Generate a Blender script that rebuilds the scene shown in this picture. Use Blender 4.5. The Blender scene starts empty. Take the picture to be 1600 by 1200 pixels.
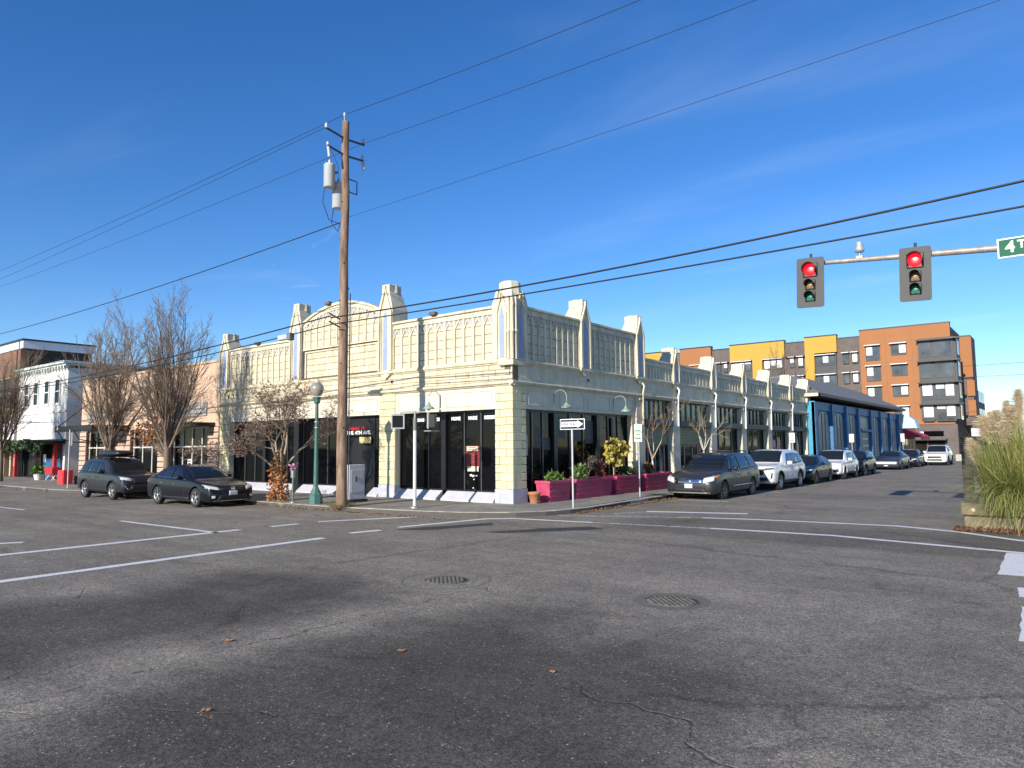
import bpy, bmesh, math, random
import numpy as np
from mathutils import Matrix, Vector
R=math.radians
random.seed(7); rng=np.random.default_rng(11)
scene=bpy.context.scene; col=scene.collection
# ---------------- camera, sky, sun, exposure ----------------
cam=bpy.data.cameras.new('camera'); co=bpy.data.objects.new('camera',cam); col.objects.link(co)
cam.sensor_width=36; cam.lens=1109/1600*36; cam.clip_end=5000; cam.clip_start=.05
_y,_p,_r=R(-38.09106),R(5.0159),R(-.48995)
fw=Vector((math.sin(_y)*math.cos(_p),math.cos(_y)*math.cos(_p),math.sin(_p)))
rt=Vector((math.cos(_y),-math.sin(_y),0)); up=rt.cross(fw)
rt,up=rt*math.cos(_r)+up*math.sin(_r),up*math.cos(_r)-rt*math.sin(_r)
co.matrix_world=Matrix(((rt.x,up.x,-fw.x,14.666),(rt.y,up.y,-fw.y,-18.724),(rt.z,up.z,-fw.z,1.87),(0,0,0,1)))
scene.camera=co
SUN_EL,SUN_AZ=21.0,3.4          # azimuth: degrees from -Y towards +X
world=bpy.data.worlds.new('World'); scene.world=world; world.use_nodes=True
nt=world.node_tree; nt.nodes.clear()
def N(t,ty,**k):
    n=t.nodes.new(ty)
    for a,b in k.items(): setattr(n,a,b)
    return n
sky=N(nt,'ShaderNodeTexSky',sky_type='NISHITA',sun_disc=False)
sky.sun_elevation=R(SUN_EL); sky.sun_rotation=R(180-SUN_AZ)
sky.altitude=800; sky.air_density=1.0; sky.dust_density=.1; sky.ozone_density=3.6
bg=N(nt,'ShaderNodeBackground'); bg.inputs['Strength'].default_value=.132
ow=N(nt,'ShaderNodeOutputWorld')
# thin streaky cirrus, all round the sky
tc=N(nt,'ShaderNodeTexCoord'); sep=N(nt,'ShaderNodeSeparateXYZ'); nt.links.new(tc.outputs['Generated'],sep.inputs[0])
mx=N(nt,'ShaderNodeMath',operation='MAXIMUM'); mx.inputs[1].default_value=.08; nt.links.new(sep.outputs['Z'],mx.inputs[0])
dv=N(nt,'ShaderNodeVectorMath',operation='DIVIDE'); cmb=N(nt,'ShaderNodeCombineXYZ')
for i in 'XYZ': nt.links.new(mx.outputs[0],cmb.inputs[i])
nt.links.new(tc.outputs['Generated'],dv.inputs[0]); nt.links.new(cmb.outputs[0],dv.inputs[1])
mp=N(nt,'ShaderNodeMapping'); mp.inputs['Rotation'].default_value=(0,0,R(28)); mp.inputs['Scale'].default_value=(.28,.95,1); mp.inputs['Location'].default_value=(3.3,1.7,0)
nt.links.new(dv.outputs[0],mp.inputs[0])
nz=N(nt,'ShaderNodeTexNoise'); nz.inputs['Scale'].default_value=.9; nz.inputs['Detail'].default_value=7; nz.inputs['Roughness'].default_value=.52; nz.inputs['Distortion'].default_value=.6
nt.links.new(mp.outputs[0],nz.inputs['Vector'])
rp=N(nt,'ShaderNodeMapRange',interpolation_type='SMOOTHSTEP'); rp.inputs['From Min'].default_value=.53; rp.inputs['From Max'].default_value=.85; rp.inputs['To Max'].default_value=.13
nt.links.new(nz.outputs['Fac'],rp.inputs['Value'])
mixw=N(nt,'ShaderNodeMix',data_type='RGBA'); mixw.inputs['B'].default_value=(6.2,6.8,7.6,1)
hs=N(nt,'ShaderNodeHueSaturation'); hs.inputs['Saturation'].default_value=1.24; hs.inputs['Hue'].default_value=.509; hs.inputs['Value'].default_value=1.0
nt.links.new(sky.outputs[0],hs.inputs['Color']); nt.links.new(hs.outputs[0],mixw.inputs['A'])
n3=N(nt,'ShaderNodeTexNoise'); n3.inputs['Scale'].default_value=1.7; n3.inputs['Detail'].default_value=6; n3.inputs['Roughness'].default_value=.55; n3.inputs['Distortion'].default_value=.8; nt.links.new(dv.outputs[0],n3.inputs['Vector'])
r3=N(nt,'ShaderNodeMapRange',interpolation_type='SMOOTHSTEP'); r3.inputs['From Min'].default_value=.665; r3.inputs['From Max'].default_value=.8; r3.inputs['To Max'].default_value=.32; nt.links.new(n3.outputs['Fac'],r3.inputs['Value'])
ad=N(nt,'ShaderNodeMath',operation='ADD'); nt.links.new(rp.outputs[0],ad.inputs[0]); nt.links.new(r3.outputs[0],ad.inputs[1]); nt.links.new(ad.outputs[0],mixw.inputs['Factor']); nt.links.new(mixw.outputs['Result'],bg.inputs['Color']); nt.links.new(bg.outputs[0],ow.inputs[0])
sl=bpy.data.lights.new('sun','SUN'); sl.energy=5.0; sl.angle=R(.5); sl.color=(1,.93,.82)
so=bpy.data.objects.new('sun',sl); col.objects.link(so)
sd=Vector((math.sin(R(SUN_AZ))*math.cos(R(SUN_EL)),-math.cos(R(SUN_AZ))*math.cos(R(SUN_EL)),math.sin(R(SUN_EL))))
so.rotation_euler=(-sd).to_track_quat('-Z','Y').to_euler(); so.location=(0,-60,40)
scene.view_settings.view_transform='Standard'; scene.view_settings.look='None'; scene.view_settings.exposure=.45; scene.view_settings.gamma=1
scene.render.engine='CYCLES'
# ---------------- helpers ----------------
W={}
def tag(o,label=None,cat=None,group=None,kind=None):
    for k,v in (('label',label),('category',cat),('group',group),('kind',kind)):
        if v: o[k]=v
    return o
def thing(name,label,cat,loc=(0,0,0),group=None):
    o=bpy.data.objects.new(name,None); col.objects.link(o); o.location=loc; o.empty_display_size=.2
    W[o]=Matrix.Translation(loc); return tag(o,label,cat,group)
def link(o,parent=None):
    col.objects.link(o); W[o]=o.matrix_basis.copy()
    if parent is not None:
        o.parent=parent; o.matrix_parent_inverse=W[parent].inverted()
    return o
def inst(name,me,loc,parent,rz=0,scale=None):
    o=bpy.data.objects.new(name,me); 
    o.matrix_basis=Matrix.Translation(loc)@Matrix.Rotation(rz,4,'Z')@(Matrix.Diagonal((*scale,1)) if scale else Matrix.Identity(4))
    return link(o,parent)
def copy_tree(o,parent=None):
    c=o.copy(); col.objects.link(c); c.parent=parent
    for ch in o.children: copy_tree(ch,c)
    return c
class MB:
    def __init__(s): s.v=[];s.f=[];s.m=[];s.sm=[]
    def add(s,vs,fs,mi=0,smooth=False):
        b=len(s.v); s.v+=[tuple(p) for p in vs]; s.f+=[tuple(b+i for i in f) for f in fs]; s.m+=[mi]*len(fs); s.sm+=[smooth]*len(fs); return s
    def box(s,x0,x1,y0,y1,z0,z1,mi=0):
        x0,x1=sorted((x0,x1));y0,y1=sorted((y0,y1));z0,z1=sorted((z0,z1))
        return s.add([(x0,y0,z0),(x1,y0,z0),(x1,y1,z0),(x0,y1,z0),(x0,y0,z1),(x1,y0,z1),(x1,y1,z1),(x0,y1,z1)],
          [(0,3,2,1),(4,5,6,7),(0,1,5,4),(1,2,6,5),(2,3,7,6),(3,0,4,7)],mi)
    def prism(s,poly,fn0,fn1,mi=0):
        n=len(poly); return s.add([fn0(*p) for p in poly]+[fn1(*p) for p in poly],
          [tuple(range(n))[::-1],tuple(range(n,2*n))]+[(i,(i+1)%n,n+(i+1)%n,n+i) for i in range(n)],mi)
    def tube(s,path,rad,n=6,mi=0,cap=True,smooth=True):
        path=[Vector(p) for p in path]; k=len(path)
        if not hasattr(rad,'__len__'): rad=[rad]*k
        vs=[];ref=None
        for i,p in enumerate(path):
            d=(path[min(i+1,k-1)]-path[max(i-1,0)]); d=d.normalized() if d.length>1e-9 else Vector((0,0,1))
            a=Vector((1,0,0)) if abs(d.x)<.9 else Vector((0,1,0))
            if ref is not None: a=ref
            a=(a-d*a.dot(d)); a=a.normalized() if a.length>1e-6 else d.orthogonal().normalized(); ref=a; b=d.cross(a)
            for j in range(n):
                t=2*math.pi*j/n; vs.append(p+(a*math.cos(t)+b*math.sin(t))*rad[i])
        fs=[(i*n+j,i*n+(j+1)%n,(i+1)*n+(j+1)%n,(i+1)*n+j) for i in range(k-1) for j in range(n)]
        s.add(vs,fs,mi,smooth)
        if cap: s.add(vs[:n],[tuple(range(n))[::-1]],mi); s.add(vs[-n:],[tuple(range(n))],mi)
        return s
    def lathe(s,prof,c=(0,0,0),n=16,mi=0,smooth=True,squash=(1,1)):
        vs=[(c[0]+r*math.cos(2*math.pi*j/n)*squash[0],c[1]+r*math.sin(2*math.pi*j/n)*squash[1],c[2]+z) for r,z in prof for j in range(n)]
        k=len(prof); fs=[(i*n+j,i*n+(j+1)%n,(i+1)*n+(j+1)%n,(i+1)*n+j) for i in range(k-1) for j in range(n)]
        s.add(vs,fs,mi,smooth); s.add(vs[:n],[tuple(range(n))[::-1]],mi); s.add(vs[-n:],[tuple(range(n))],mi); return s
    def mesh(s,name,mats):
        me=bpy.data.meshes.new(name); me.from_pydata(s.v,[],s.f); 
        for m in (mats if isinstance(mats,(list,tuple)) else [mats]): me.materials.append(m)
        if len(s.m): me.polygons.foreach_set('material_index',s.m); me.polygons.foreach_set('use_smooth',s.sm)
        me.update(); return me
    def build(s,name,mats,parent=None,bevel=0,seg=2):
        o=bpy.data.objects.new(name,s.mesh(name,mats)); link(o,parent)
        if bevel:
            b=o.modifiers.new('bevel','BEVEL'); b.width=bevel; b.segments=seg; b.limit_method='ANGLE'; b.angle_limit=R(40)
        return o
def box(name,mats,parent,x0,x1,y0,y1,z0,z1,bevel=0): return MB().box(x0,x1,y0,y1,z0,z1).build(name,mats,parent,bevel)
_dg=[None]
def text(name,s,size,mats,parent,mtx,ext=.004,align='CENTER',sx=1,bold=0):
    cu=bpy.data.curves.new(name,'FONT'); cu.body=s; cu.size=size; cu.extrude=ext; cu.align_x=align; cu.align_y='CENTER'; cu.resolution_u=2; cu.offset=bold
    t=bpy.data.objects.new('tmp',cu); col.objects.link(t); bpy.context.view_layer.update()
    me=bpy.data.meshes.new_from_object(t.evaluated_get(bpy.context.evaluated_depsgraph_get())); bpy.data.objects.remove(t); bpy.data.curves.remove(cu)
    me.name=name; me.materials.clear(); me.materials.append(mats)
    o=bpy.data.objects.new(name,me); o.matrix_basis=mtx@Matrix.Diagonal((sx,1,1,1)); return link(o,parent)
FACE_S=Matrix.Rotation(R(90),4,'X')                                # text readable by someone looking along +Y
FACE_E=Matrix.Rotation(R(90),4,'Z')@Matrix.Rotation(R(90),4,'X')   # readable by someone looking along -X
# ---------------- materials ----------------
MATS={}
def mat(name,c,rough=.7,metal=0,var=.12,vs=3.0,bump=0,bs=60,spec=.5,c2=None,rand=0,coat=0,emit=None,es=1,trans=0,streak=0,det=5,coord='Object',stain=0):
    if name in MATS: return MATS[name]
    m=bpy.data.materials.new(name); m.use_nodes=True; t=m.node_tree; b=t.nodes['Principled BSDF']; MATS[name]=m
    b.inputs['Roughness'].default_value=rough; b.inputs['Metallic'].default_value=metal; b.inputs['Specular IOR Level'].default_value=spec
    b.inputs['Coat Weight'].default_value=coat; b.inputs['Transmission Weight'].default_value=trans
    if coat: b.inputs['Coat Roughness'].default_value=.04
    if emit: b.inputs['Emission Color'].default_value=(*emit,1); b.inputs['Emission Strength'].default_value=es
    tc=N(t,'ShaderNodeTexCoord'); src=N(t,'ShaderNodeNewGeometry').outputs['Position'] if coord=='World' else tc.outputs[coord]; src0=src
    if streak:
        mpn=N(t,'ShaderNodeMapping'); mpn.inputs['Scale'].default_value=(1,1,1/streak); t.links.new(src,mpn.inputs[0]); src=mpn.outputs[0]
    nz=N(t,'ShaderNodeTexNoise'); nz.inputs['Scale'].default_value=vs; nz.inputs['Detail'].default_value=det; nz.inputs['Roughness'].default_value=.62
    t.links.new(src,nz.inputs['Vector'])
    mix=N(t,'ShaderNodeMix',data_type='RGBA')
    lo=c2 if c2 else tuple(x*(1-var) for x in c); hi=c if c2 else tuple(min(1,x*(1+var*.6)) for x in c)
    mix.inputs['A'].default_value=(*lo,1); mix.inputs['B'].default_value=(*hi,1)
    mr=N(t,'ShaderNodeMapRange'); mr.inputs['From Min'].default_value=.3; mr.inputs['From Max'].default_value=.68
    t.links.new(nz.outputs['Fac'],mr.inputs['Value']); t.links.new(mr.outputs[0],mix.inputs['Factor']); out=mix.outputs['Result']
    if rand:
        oi=N(t,'ShaderNodeObjectInfo'); m2=N(t,'ShaderNodeMapRange'); m2.inputs['To Min'].default_value=1-rand; m2.inputs['To Max'].default_value=1+rand*.5
        t.links.new(oi.outputs['Random'],m2.inputs['Value']); h=N(t,'ShaderNodeHueSaturation'); t.links.new(out,h.inputs['Color']); t.links.new(m2.outputs[0],h.inputs['Value']); out=h.outputs[0]
    if stain:
        ms=N(t,'ShaderNodeMapping'); ms.inputs['Scale'].default_value=(2.6,2.6,.35); t.links.new(src0,ms.inputs[0])
        ns=N(t,'ShaderNodeTexNoise'); ns.inputs['Scale'].default_value=1.6; ns.inputs['Detail'].default_value=7; ns.inputs['Roughness'].default_value=.7; t.links.new(ms.outputs[0],ns.inputs['Vector'])
        mrs=N(t,'ShaderNodeMapRange'); mrs.inputs['From Min'].default_value=.5; mrs.inputs['From Max'].default_value=.72; mrs.inputs['To Max'].default_value=stain; t.links.new(ns.outputs['Fac'],mrs.inputs['Value'])
        mxs=N(t,'ShaderNodeMix',data_type='RGBA'); mxs.inputs['B'].default_value=(.22,.17,.11,1); t.links.new(out,mxs.inputs['A']); t.links.new(mrs.outputs[0],mxs.inputs['Factor']); out=mxs.outputs['Result']
    t.links.new(out,b.inputs['Base Color'])
    if bump:
        n2=N(t,'ShaderNodeTexNoise'); n2.inputs['Scale'].default_value=bs; n2.inputs['Detail'].default_value=4; t.links.new(src0,n2.inputs['Vector'])
        bp=N(t,'ShaderNodeBump'); bp.inputs['Strength'].default_value=bump; bp.inputs['Distance'].default_value=.01
        t.links.new(n2.outputs['Fac'],bp.inputs['Height']); t.links.new(bp.outputs[0],b.inputs['Normal'])
    return m
TERRA=mat('cream_terracotta',(.63,.555,.385),.55,var=.2,vs=2.2,bump=.15,bs=40,rand=.1,streak=3,coord='World',stain=.45)
TERRA2=mat('cream_moulding',(.62,.56,.41),.55,var=.22,vs=2.4,bump=.12,bs=30,streak=3,coord='World',stain=.5)
JOINT=mat('grey_mortar',(.13,.105,.07),.9)
YBLOCK=mat('yellow_block',(.66,.59,.36),.5,var=.14,vs=2,bump=.1,bs=30,rand=.1,coord='World',stain=.25)
CREAMP=mat('cream_paint',(.64,.58,.46),.5,var=.12,vs=2,bump=.05,bs=20,coord='World',stain=.3)
GREYB=mat('grey_base_paint',(.43,.44,.5),.6,var=.2,vs=3,coord='World',stain=.35)
LAV=mat('lavender_paint',(.27,.33,.55),.55,var=.12,vs=3)
GLASS=mat('dark_window_glass',(.004,.0045,.005),.04,var=.2,spec=.2)
GLASS2=mat('clear_dark_glass',(.022,.02,.016),.05,var=.5,vs=1.1,spec=.18)
FRAME=mat('black_metal_frame',(.012,.012,.013),.35,var=.2)
MULL=mat('grey_metal_mullion',(.13,.13,.13),.3,metal=.6,var=.2)
BLACKP=mat('black_paint',(.01,.01,.011),.5,var=.2)
ROOFT=mat('flat_roof_felt',(.12,.12,.12),.9,var=.3)
OLIVE=mat('olive_siding',(.26,.25,.14),.6,var=.12,vs=4)
DKBEAM=mat('dark_beam_paint',(.045,.04,.038),.5,var=.2)
WHITEP=mat('white_paint',(.75,.75,.74),.5,var=.06,vs=4)
# ---------------- ground ----------------
ZR,ZS=-.17,-.04
def asphalt():
    m=bpy.data.materials.new('asphalt'); m.use_nodes=True; t=m.node_tree; b=t.nodes['Principled BSDF']; L=t.links.new
    tc=N(t,'ShaderNodeTexCoord'); P=tc.outputs['Object']
    def noise(s,d=4,r=.6,dist=0,vec=P):
        n=N(t,'ShaderNodeTexNoise'); n.inputs['Scale'].default_value=s; n.inputs['Detail'].default_value=d; n.inputs['Roughness'].default_value=r; n.inputs['Distortion'].default_value=dist; L(vec,n.inputs['Vector']); return n.outputs['Fac']
    def mr(v,a,b_,c,d,sm=False):
        n=N(t,'ShaderNodeMapRange'); n.interpolation_type='SMOOTHSTEP' if sm else 'LINEAR'
        for k,x in zip(('From Min','From Max','To Min','To Max'),(a,b_,c,d)): n.inputs[k].default_value=x
        L(v,n.inputs['Value']); return n.outputs[0]
    def op(o,a,b_):
        n=N(t,'ShaderNodeMath',operation=o)
        for i,x in enumerate((a,b_)):
            if isinstance(x,(int,float)): n.inputs[i].default_value=x
            else: L(x,n.inputs[i])
        return n.outputs[0]
    sp=N(t,'ShaderNodeSeparateXYZ'); L(P,sp.inputs[0]); X,Y=sp.outputs['X'],sp.outputs['Y']
    warp=op('MULTIPLY',op('SUBTRACT',noise(.55,4),.5),2.6); Xw=op('ADD',X,warp); Yw=op('ADD',Y,op('MULTIPLY',op('SUBTRACT',noise(.4,4),.5),5))
    fine=noise(95,3,.75); grit=noise(38,4,.7); mid=noise(3.2,5,.65); big=noise(.35,4,.6,.4)
    val=op('MULTIPLY',mr(fine,.36,.64,.3,1.75),mr(grit,.38,.62,.55,1.42)); val=op('MULTIPLY',val,mr(mid,.3,.7,.84,1.14)); val=op('MULTIPLY',val,mr(big,.3,.7,.82,1.16))
    # lane-wise darker bands near the crossing's south end
    def band(a,b_,soft): return op('MULTIPLY',mr(Xw,a-soft,a+soft,0,1,True),mr(Xw,b_-soft,b_+soft,1,0,True))
    south=mr(Yw,-13.2,-10.6,1,0,True)
    dark=op('MULTIPLY',op('MAXIMUM',band(3.6,7.1,.7),band(8.5,12.6,.8)),south)
    val=op('MULTIPLY',val,mr(dark,0,1,1,.44))
    pale=op('MULTIPLY',band(7.45,8.1,.45),mr(Yw,-12.5,-9.5,1,0,True)); val=op('MULTIPLY',val,mr(pale,0,1,1,1.22))
    # long stretched traffic film along the cross street
    mp=N(t,'ShaderNodeMapping'); mp.inputs['Scale'].default_value=(.12,1.1,1); L(P,mp.inputs[0]); st=noise(1.2,4,.6,.2,mp.outputs[0])
    val=op('MULTIPLY',val,mr(st,.35,.68,.86,1.12))
    # newer dark overlay near the side-street mouth
    ov=op('MULTIPLY',mr(Y,-3.8,-3.2,0,1,True),mr(Y,-.2,.9,1,0,True)); ov=op('MULTIPLY',ov,mr(X,4.2,6.5,0,1,True)); val=op('MULTIPLY',val,mr(ov,0,1,1,.68))
    # cracks
    wn=N(t,'ShaderNodeTexNoise'); wn.inputs['Scale'].default_value=1.3; wn.inputs['Detail'].default_value=6; L(P,wn.inputs['Vector'])
    va=N(t,'ShaderNodeVectorMath',operation='MULTIPLY_ADD'); va.inputs[1].default_value=(.9,.9,0); L(wn.outputs['Color'],va.inputs[0]); L(P,va.inputs[2])
    vo=N(t,'ShaderNodeTexVoronoi',feature='DISTANCE_TO_EDGE'); vo.inputs['Scale'].default_value=.27; L(va.outputs[0],vo.inputs['Vector'])
    ck=op('MULTIPLY',mr(vo.outputs['Distance'],.0008,.0035,1,0),mr(noise(.5,2),.46,.56,0,1)); val=op('MULTIPLY',val,mr(ck,0,1,1,.84))
    # tar-sealed seams
    vo2=N(t,'ShaderNodeTexVoronoi',feature='DISTANCE_TO_EDGE'); vo2.inputs['Scale'].default_value=.11; L(va.outputs[0],vo2.inputs['Vector'])
    tar=op('MULTIPLY',mr(vo2.outputs['Distance'],.004,.0075,1,0),mr(noise(.3,2),.47,.53,0,1)); val=op('MULTIPLY',val,mr(tar,0,1,1,.72))
    seam=op('ABSOLUTE',op('SUBTRACT',op('ADD',X,op('MULTIPLY',op('SUBTRACT',noise(2.2,6,.7),.5),.55)),7.8),0); seam=op('MULTIPLY',mr(seam,.008,.022,1,0),op('MULTIPLY',mr(Y,-11.5,-10.5,1,0),mr(noise(3.5,3),.44,.52,0,1))); val=op('MULTIPLY',val,mr(seam,0,1,1,.4))
    blot=noise(11,5,.7); val=op('MULTIPLY',val,mr(blot,.3,.7,.86,1.14))
    dl=noise(1.1,6,.72,1.2); val=op('MULTIPLY',val,mr(dl,.58,.68,1,.74))
    # pale stones in the aggregate
    v3=N(t,'ShaderNodeTexVoronoi'); v3.inputs['Scale'].default_value=34; L(P,v3.inputs['Vector'])
    sc=N(t,'ShaderNodeSeparateColor'); L(v3.outputs['Color'],sc.inputs[0])
    stone=op('MULTIPLY',mr(v3.outputs['Distance'],.16,.3,1,0),mr(sc.outputs[0],.9,.93,0,1)); val=op('ADD',val,op('MULTIPLY',stone,2.0))
    cr=N(t,'ShaderNodeVectorMath',operation='SCALE'); cr.inputs[0].default_value=(.222,.194,.155); L(val,cr.inputs['Scale']); L(cr.outputs[0],b.inputs['Base Color'])
    b.inputs['Roughness'].default_value=.88; b.inputs['Specular IOR Level'].default_value=.25
    bp=N(t,'ShaderNodeBump'); bp.inputs['Strength'].default_value=.55; bp.inputs['Distance'].default_value=.012; L(op('ADD',op('ADD',fine,op('MULTIPLY',grit,.8)),op('MULTIPLY',ck,-2)),bp.inputs['Height']); L(bp.outputs[0],b.inputs['Normal'])
    return m
ASPH=asphalt()
tag(MB().add([(-900,-900,ZR),(900,-900,ZR),(900,900,ZR),(-900,900,ZR)],[(0,1,2,3)]).build('road',ASPH),kind='structure')
CONC=mat('sidewalk_concrete',(.25,.23,.19),.85,var=.3,vs=1.8,bump=.4,bs=70,rand=.13,coord='World',stain=.3)
CONCB=mat('sidewalk_joint',(.09,.08,.07),.95)
KERB=mat('kerb_concrete',(.42,.385,.31),.85,var=.35,vs=5,bump=.5,bs=50,rand=.14,coord='World',stain=.4)
kerbL=[(-75,-5.2),(-24.2,-5.1),(-22.6,-4.75),(-21.2,-4.2),(-19.8,-4.0),(-4.5,-3.98),(-3.3,-3.86),(-1.6,-3.62),(-.2,-3.36),(1.0,-2.95),(1.9,-2.3),(2.4,-1.5),(2.66,-.6),(2.74,.6),(2.62,2.5),(2.45,4.5),(2.42,8),(2.42,82)]
swk=MB(); n=len(kerbL); back=[(-75,6),(0.0,6),(0,82)]
poly=kerbL+[(-2,82),(-2,2),(-75,2)]
sw=MB().prism(poly,lambda x,y:(x,y,-.3),lambda x,y:(x,y,ZS-.012)).build('sidewalk',CONCB); tag(sw,kind='structure')
def inside(x,y,P):
    c=False
    for i in range(len(P)):
        (x1,y1),(x2,y2)=P[i],P[i-1]
        if (y1>y)!=(y2>y) and x<(x2-x1)*(y-y1)/(y2-y1)+x1: c=not c
    return c
def clip_cell(x0,x1,y0,y1,P):
    # Sutherland-Hodgman of the kerb polygon region is avoided: clip cell against kerb offset half planes near it
    cell=[(x0,y0),(x1,y0),(x1,y1),(x0,y1)]
    for i in range(len(P)-1):
        (ax,ay),(bx_,by)=P[i],P[i+1]; dx,dy=bx_-ax,by-ay; l=math.hypot(dx,dy); nx,ny=-dy/l,dx/l   # inside = left of kerb run
        mxp,myp=(x0+x1)/2,(y0+y1)/2
        tt=((mxp-ax)*dx+(myp-ay)*dy)/l
        if tt<-1.2 or tt>l+1.2 or abs((mxp-ax)*nx+(myp-ay)*ny)>2.5: continue
        out=[]
        for j in range(len(cell)):
            p,q=cell[j],cell[(j+1)%len(cell)]; dp=(p[0]-ax)*nx+(p[1]-ay)*ny-.17; dq=(q[0]-ax)*nx+(q[1]-ay)*ny-.17
            if dp>=0: out.append(p)
            if (dp>=0)!=(dq>=0):
                s=dp/(dp-dq); out.append((p[0]+(q[0]-p[0])*s,p[1]+(q[1]-p[1])*s))
        cell=out
        if len(cell)<3: return None
    return cell
def slab(x0,x1,y0,y1):
    c=clip_cell(x0+.006,x1-.006,y0+.006,y1-.006,kerbL)
    if not c: return
    cx=sum(p[0] for p in c)/len(c); cy=sum(p[1] for p in c)/len(c)
    if not inside(cx,cy,poly): return
    cy=sum(p[1] for p in c)/len(c); dz=random.uniform(-.003,.003)
    o=MB().prism([(p[0]-cx,p[1]-cy) for p in c],lambda x,y:(x,y,-.03),lambda x,y:(x,y,0)).build('paving_slab',CONC)
    o.matrix_basis=Matrix.Translation((cx,cy,ZS+dz)); W[o]=o.matrix_basis.copy(); o.parent=sw; o.matrix_parent_inverse=Matrix.Identity(4)
xs=np.arange(-66,2.9,1.32)
for x in xs:
    for y in np.arange(-5.28,-.01,1.32):
        if x+.66<0 or y<0: 
            slab(x,x+1.32,y,y+1.32)
for y in np.arange(0,60,1.32):
    for x in (0.02,1.34): slab(x,x+1.32,y,y+1.32)
# kerb stones
def resample(P,step):
    out=[P[0]]; acc=0
    pts=[Vector(p) for p in P]; tot=sum((pts[i+1]-pts[i]).length for i in range(len(pts)-1)); k=int(tot/step)
    res=[]
    for j in range(k+1):
        d=j*tot/k
        for i in range(len(pts)-1):
            l=(pts[i+1]-pts[i]).length
            if d<=l or i==len(pts)-2: res.append(pts[i].lerp(pts[i+1],min(1,d/l))); break
            d-=l
    return res
kp=resample(kerbL,1.5)
for i in range(len(kp)-1):
    a,b=kp[i],kp[i+1]; d=(b-a); l=d.length; d/=l; nx=Vector((-d.y,d.x))
    g=.004; a2=a+d*g; b2=b-d*g; c=(a+b)/2; h=ZS+.004+random.uniform(-.004,.004)
    q=[a2,b2,b2+nx*.165,a2+nx*.165]; top=[a2+nx*.02,b2+nx*.02,b2+nx*.165,a2+nx*.165]
    o=MB().add([(p.x-c.x,p.y-c.y,ZR-.03) for p in q]+[(p.x-c.x,p.y-c.y,h-.02) for p in q[:2]]+[(p.x-c.x,p.y-c.y,h) for p in top],
       [(0,1,5,4),(4,5,7,6),(6,7,8,9),(1,2,8,7,5),(3,0,4,6,9),(2,3,9,8),(3,2,1,0)]).build('kerb_stone',KERB)
    o.matrix_basis=Matrix.Translation((c.x,c.y,0)); W[o]=o.matrix_basis.copy(); o.parent=sw; o.matrix_parent_inverse=Matrix.Identity(4)
# painted markings, worn
def paintmat(name,c,wear):
    m=bpy.data.materials.new(name); m.use_nodes=True; t=m.node_tree; b=t.nodes['Principled BSDF']; L=t.links.new
    tc=N(t,'ShaderNodeTexCoord'); out=t.nodes['Material Output']
    n=N(t,'ShaderNodeTexNoise'); n.inputs['Scale'].default_value=9; n.inputs['Detail'].default_value=8; n.inputs['Roughness'].default_value=.75; L(tc.outputs['Object'],n.inputs['Vector'])
    mr=N(t,'ShaderNodeMapRange'); mr.inputs['From Min'].default_value=wear-.03; mr.inputs['From Max'].default_value=wear+.05; L(n.outputs['Fac'],mr.inputs['Value'])
    tr=N(t,'ShaderNodeBsdfTransparent'); mx=N(t,'ShaderNodeMixShader'); L(mr.outputs[0],mx.inputs[0]); L(tr.outputs[0],mx.inputs[1]); L(b.outputs[0],mx.inputs[2]); L(mx.outputs[0],out.inputs[0])
    n2=N(t,'ShaderNodeTexNoise'); n2.inputs['Scale'].default_value=25; n2.inputs['Detail'].default_value=5; L(tc.outputs['Object'],n2.inputs['Vector'])
    r2=N(t,'ShaderNodeMapRange'); r2.inputs['To Min'].default_value=.55; r2.inputs['To Max'].default_value=1.15; L(n2.outputs['Fac'],r2.inputs['Value'])
    sc=N(t,'ShaderNodeVectorMath',operation='SCALE'); sc.inputs[0].default_value=c; L(r2.outputs[0],sc.inputs['Scale']); L(sc.outputs[0],b.inputs['Base Color']); b.inputs['Roughness'].default_value=.7
    return m
PAINT=paintmat('worn_road_paint',(.82,.81,.78),.34); PAINT2=paintmat('faded_road_paint',(.6,.6,.57),.46)
SHADOWP=mat('painted_shadow_asphalt',(.035,.035,.037),.85,var=.3,vs=20,bump=.5,bs=60)  # dark tone for the cast shadows painted on the road
def stripe(pts,w,m=PAINT,name='road_marking',z=ZR+.004):
    P=[Vector((x*.87,y*.87)) if False else Vector((x,y)) for x,y in pts]; Q=[]
    for i in range(len(P)-1):
        l=(P[i+1]-P[i]).length; k=max(1,int(l/.25))
        Q+=[P[i].lerp(P[i+1],j/k) for j in range(k)]
    Q.append(P[-1]); vs=[]
    for i,p in enumerate(Q):
        d=(Q[min(i+1,len(Q)-1)]-Q[max(i-1,0)]).normalized(); nn=Vector((-d.y,d.x))
        a=w/2+random.uniform(-.012,.012); b=w/2+random.uniform(-.012,.012); vs+=[(p+nn*a).to_3d(),(p-nn*b).to_3d()]
    vs=[(v.x,v.y,z) for v in vs]; fs=[(2*i,2*i+1,2*i+3,2*i+2) for i in range(len(Q)-1)]
    return tag(MB().add(vs,fs).build(name,m),kind='structure')
s_=.87
def sp(*pts): return [(x*s_,y*s_) for x,y in pts]
stripe(sp((-2.25,-18.5),(-2.26,-9.99)),.24); stripe(sp((1.62,-18.5),(1.35,-9.78)),.24)
stripe(sp((-8,-10.85),(-2.1,-10.75)),.14); stripe(sp((-19.5,-11.2),(-15.9,-11.1)),.12); stripe(sp((-4.7,-15.3),(-4.4,-14.75)),.22)
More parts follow.
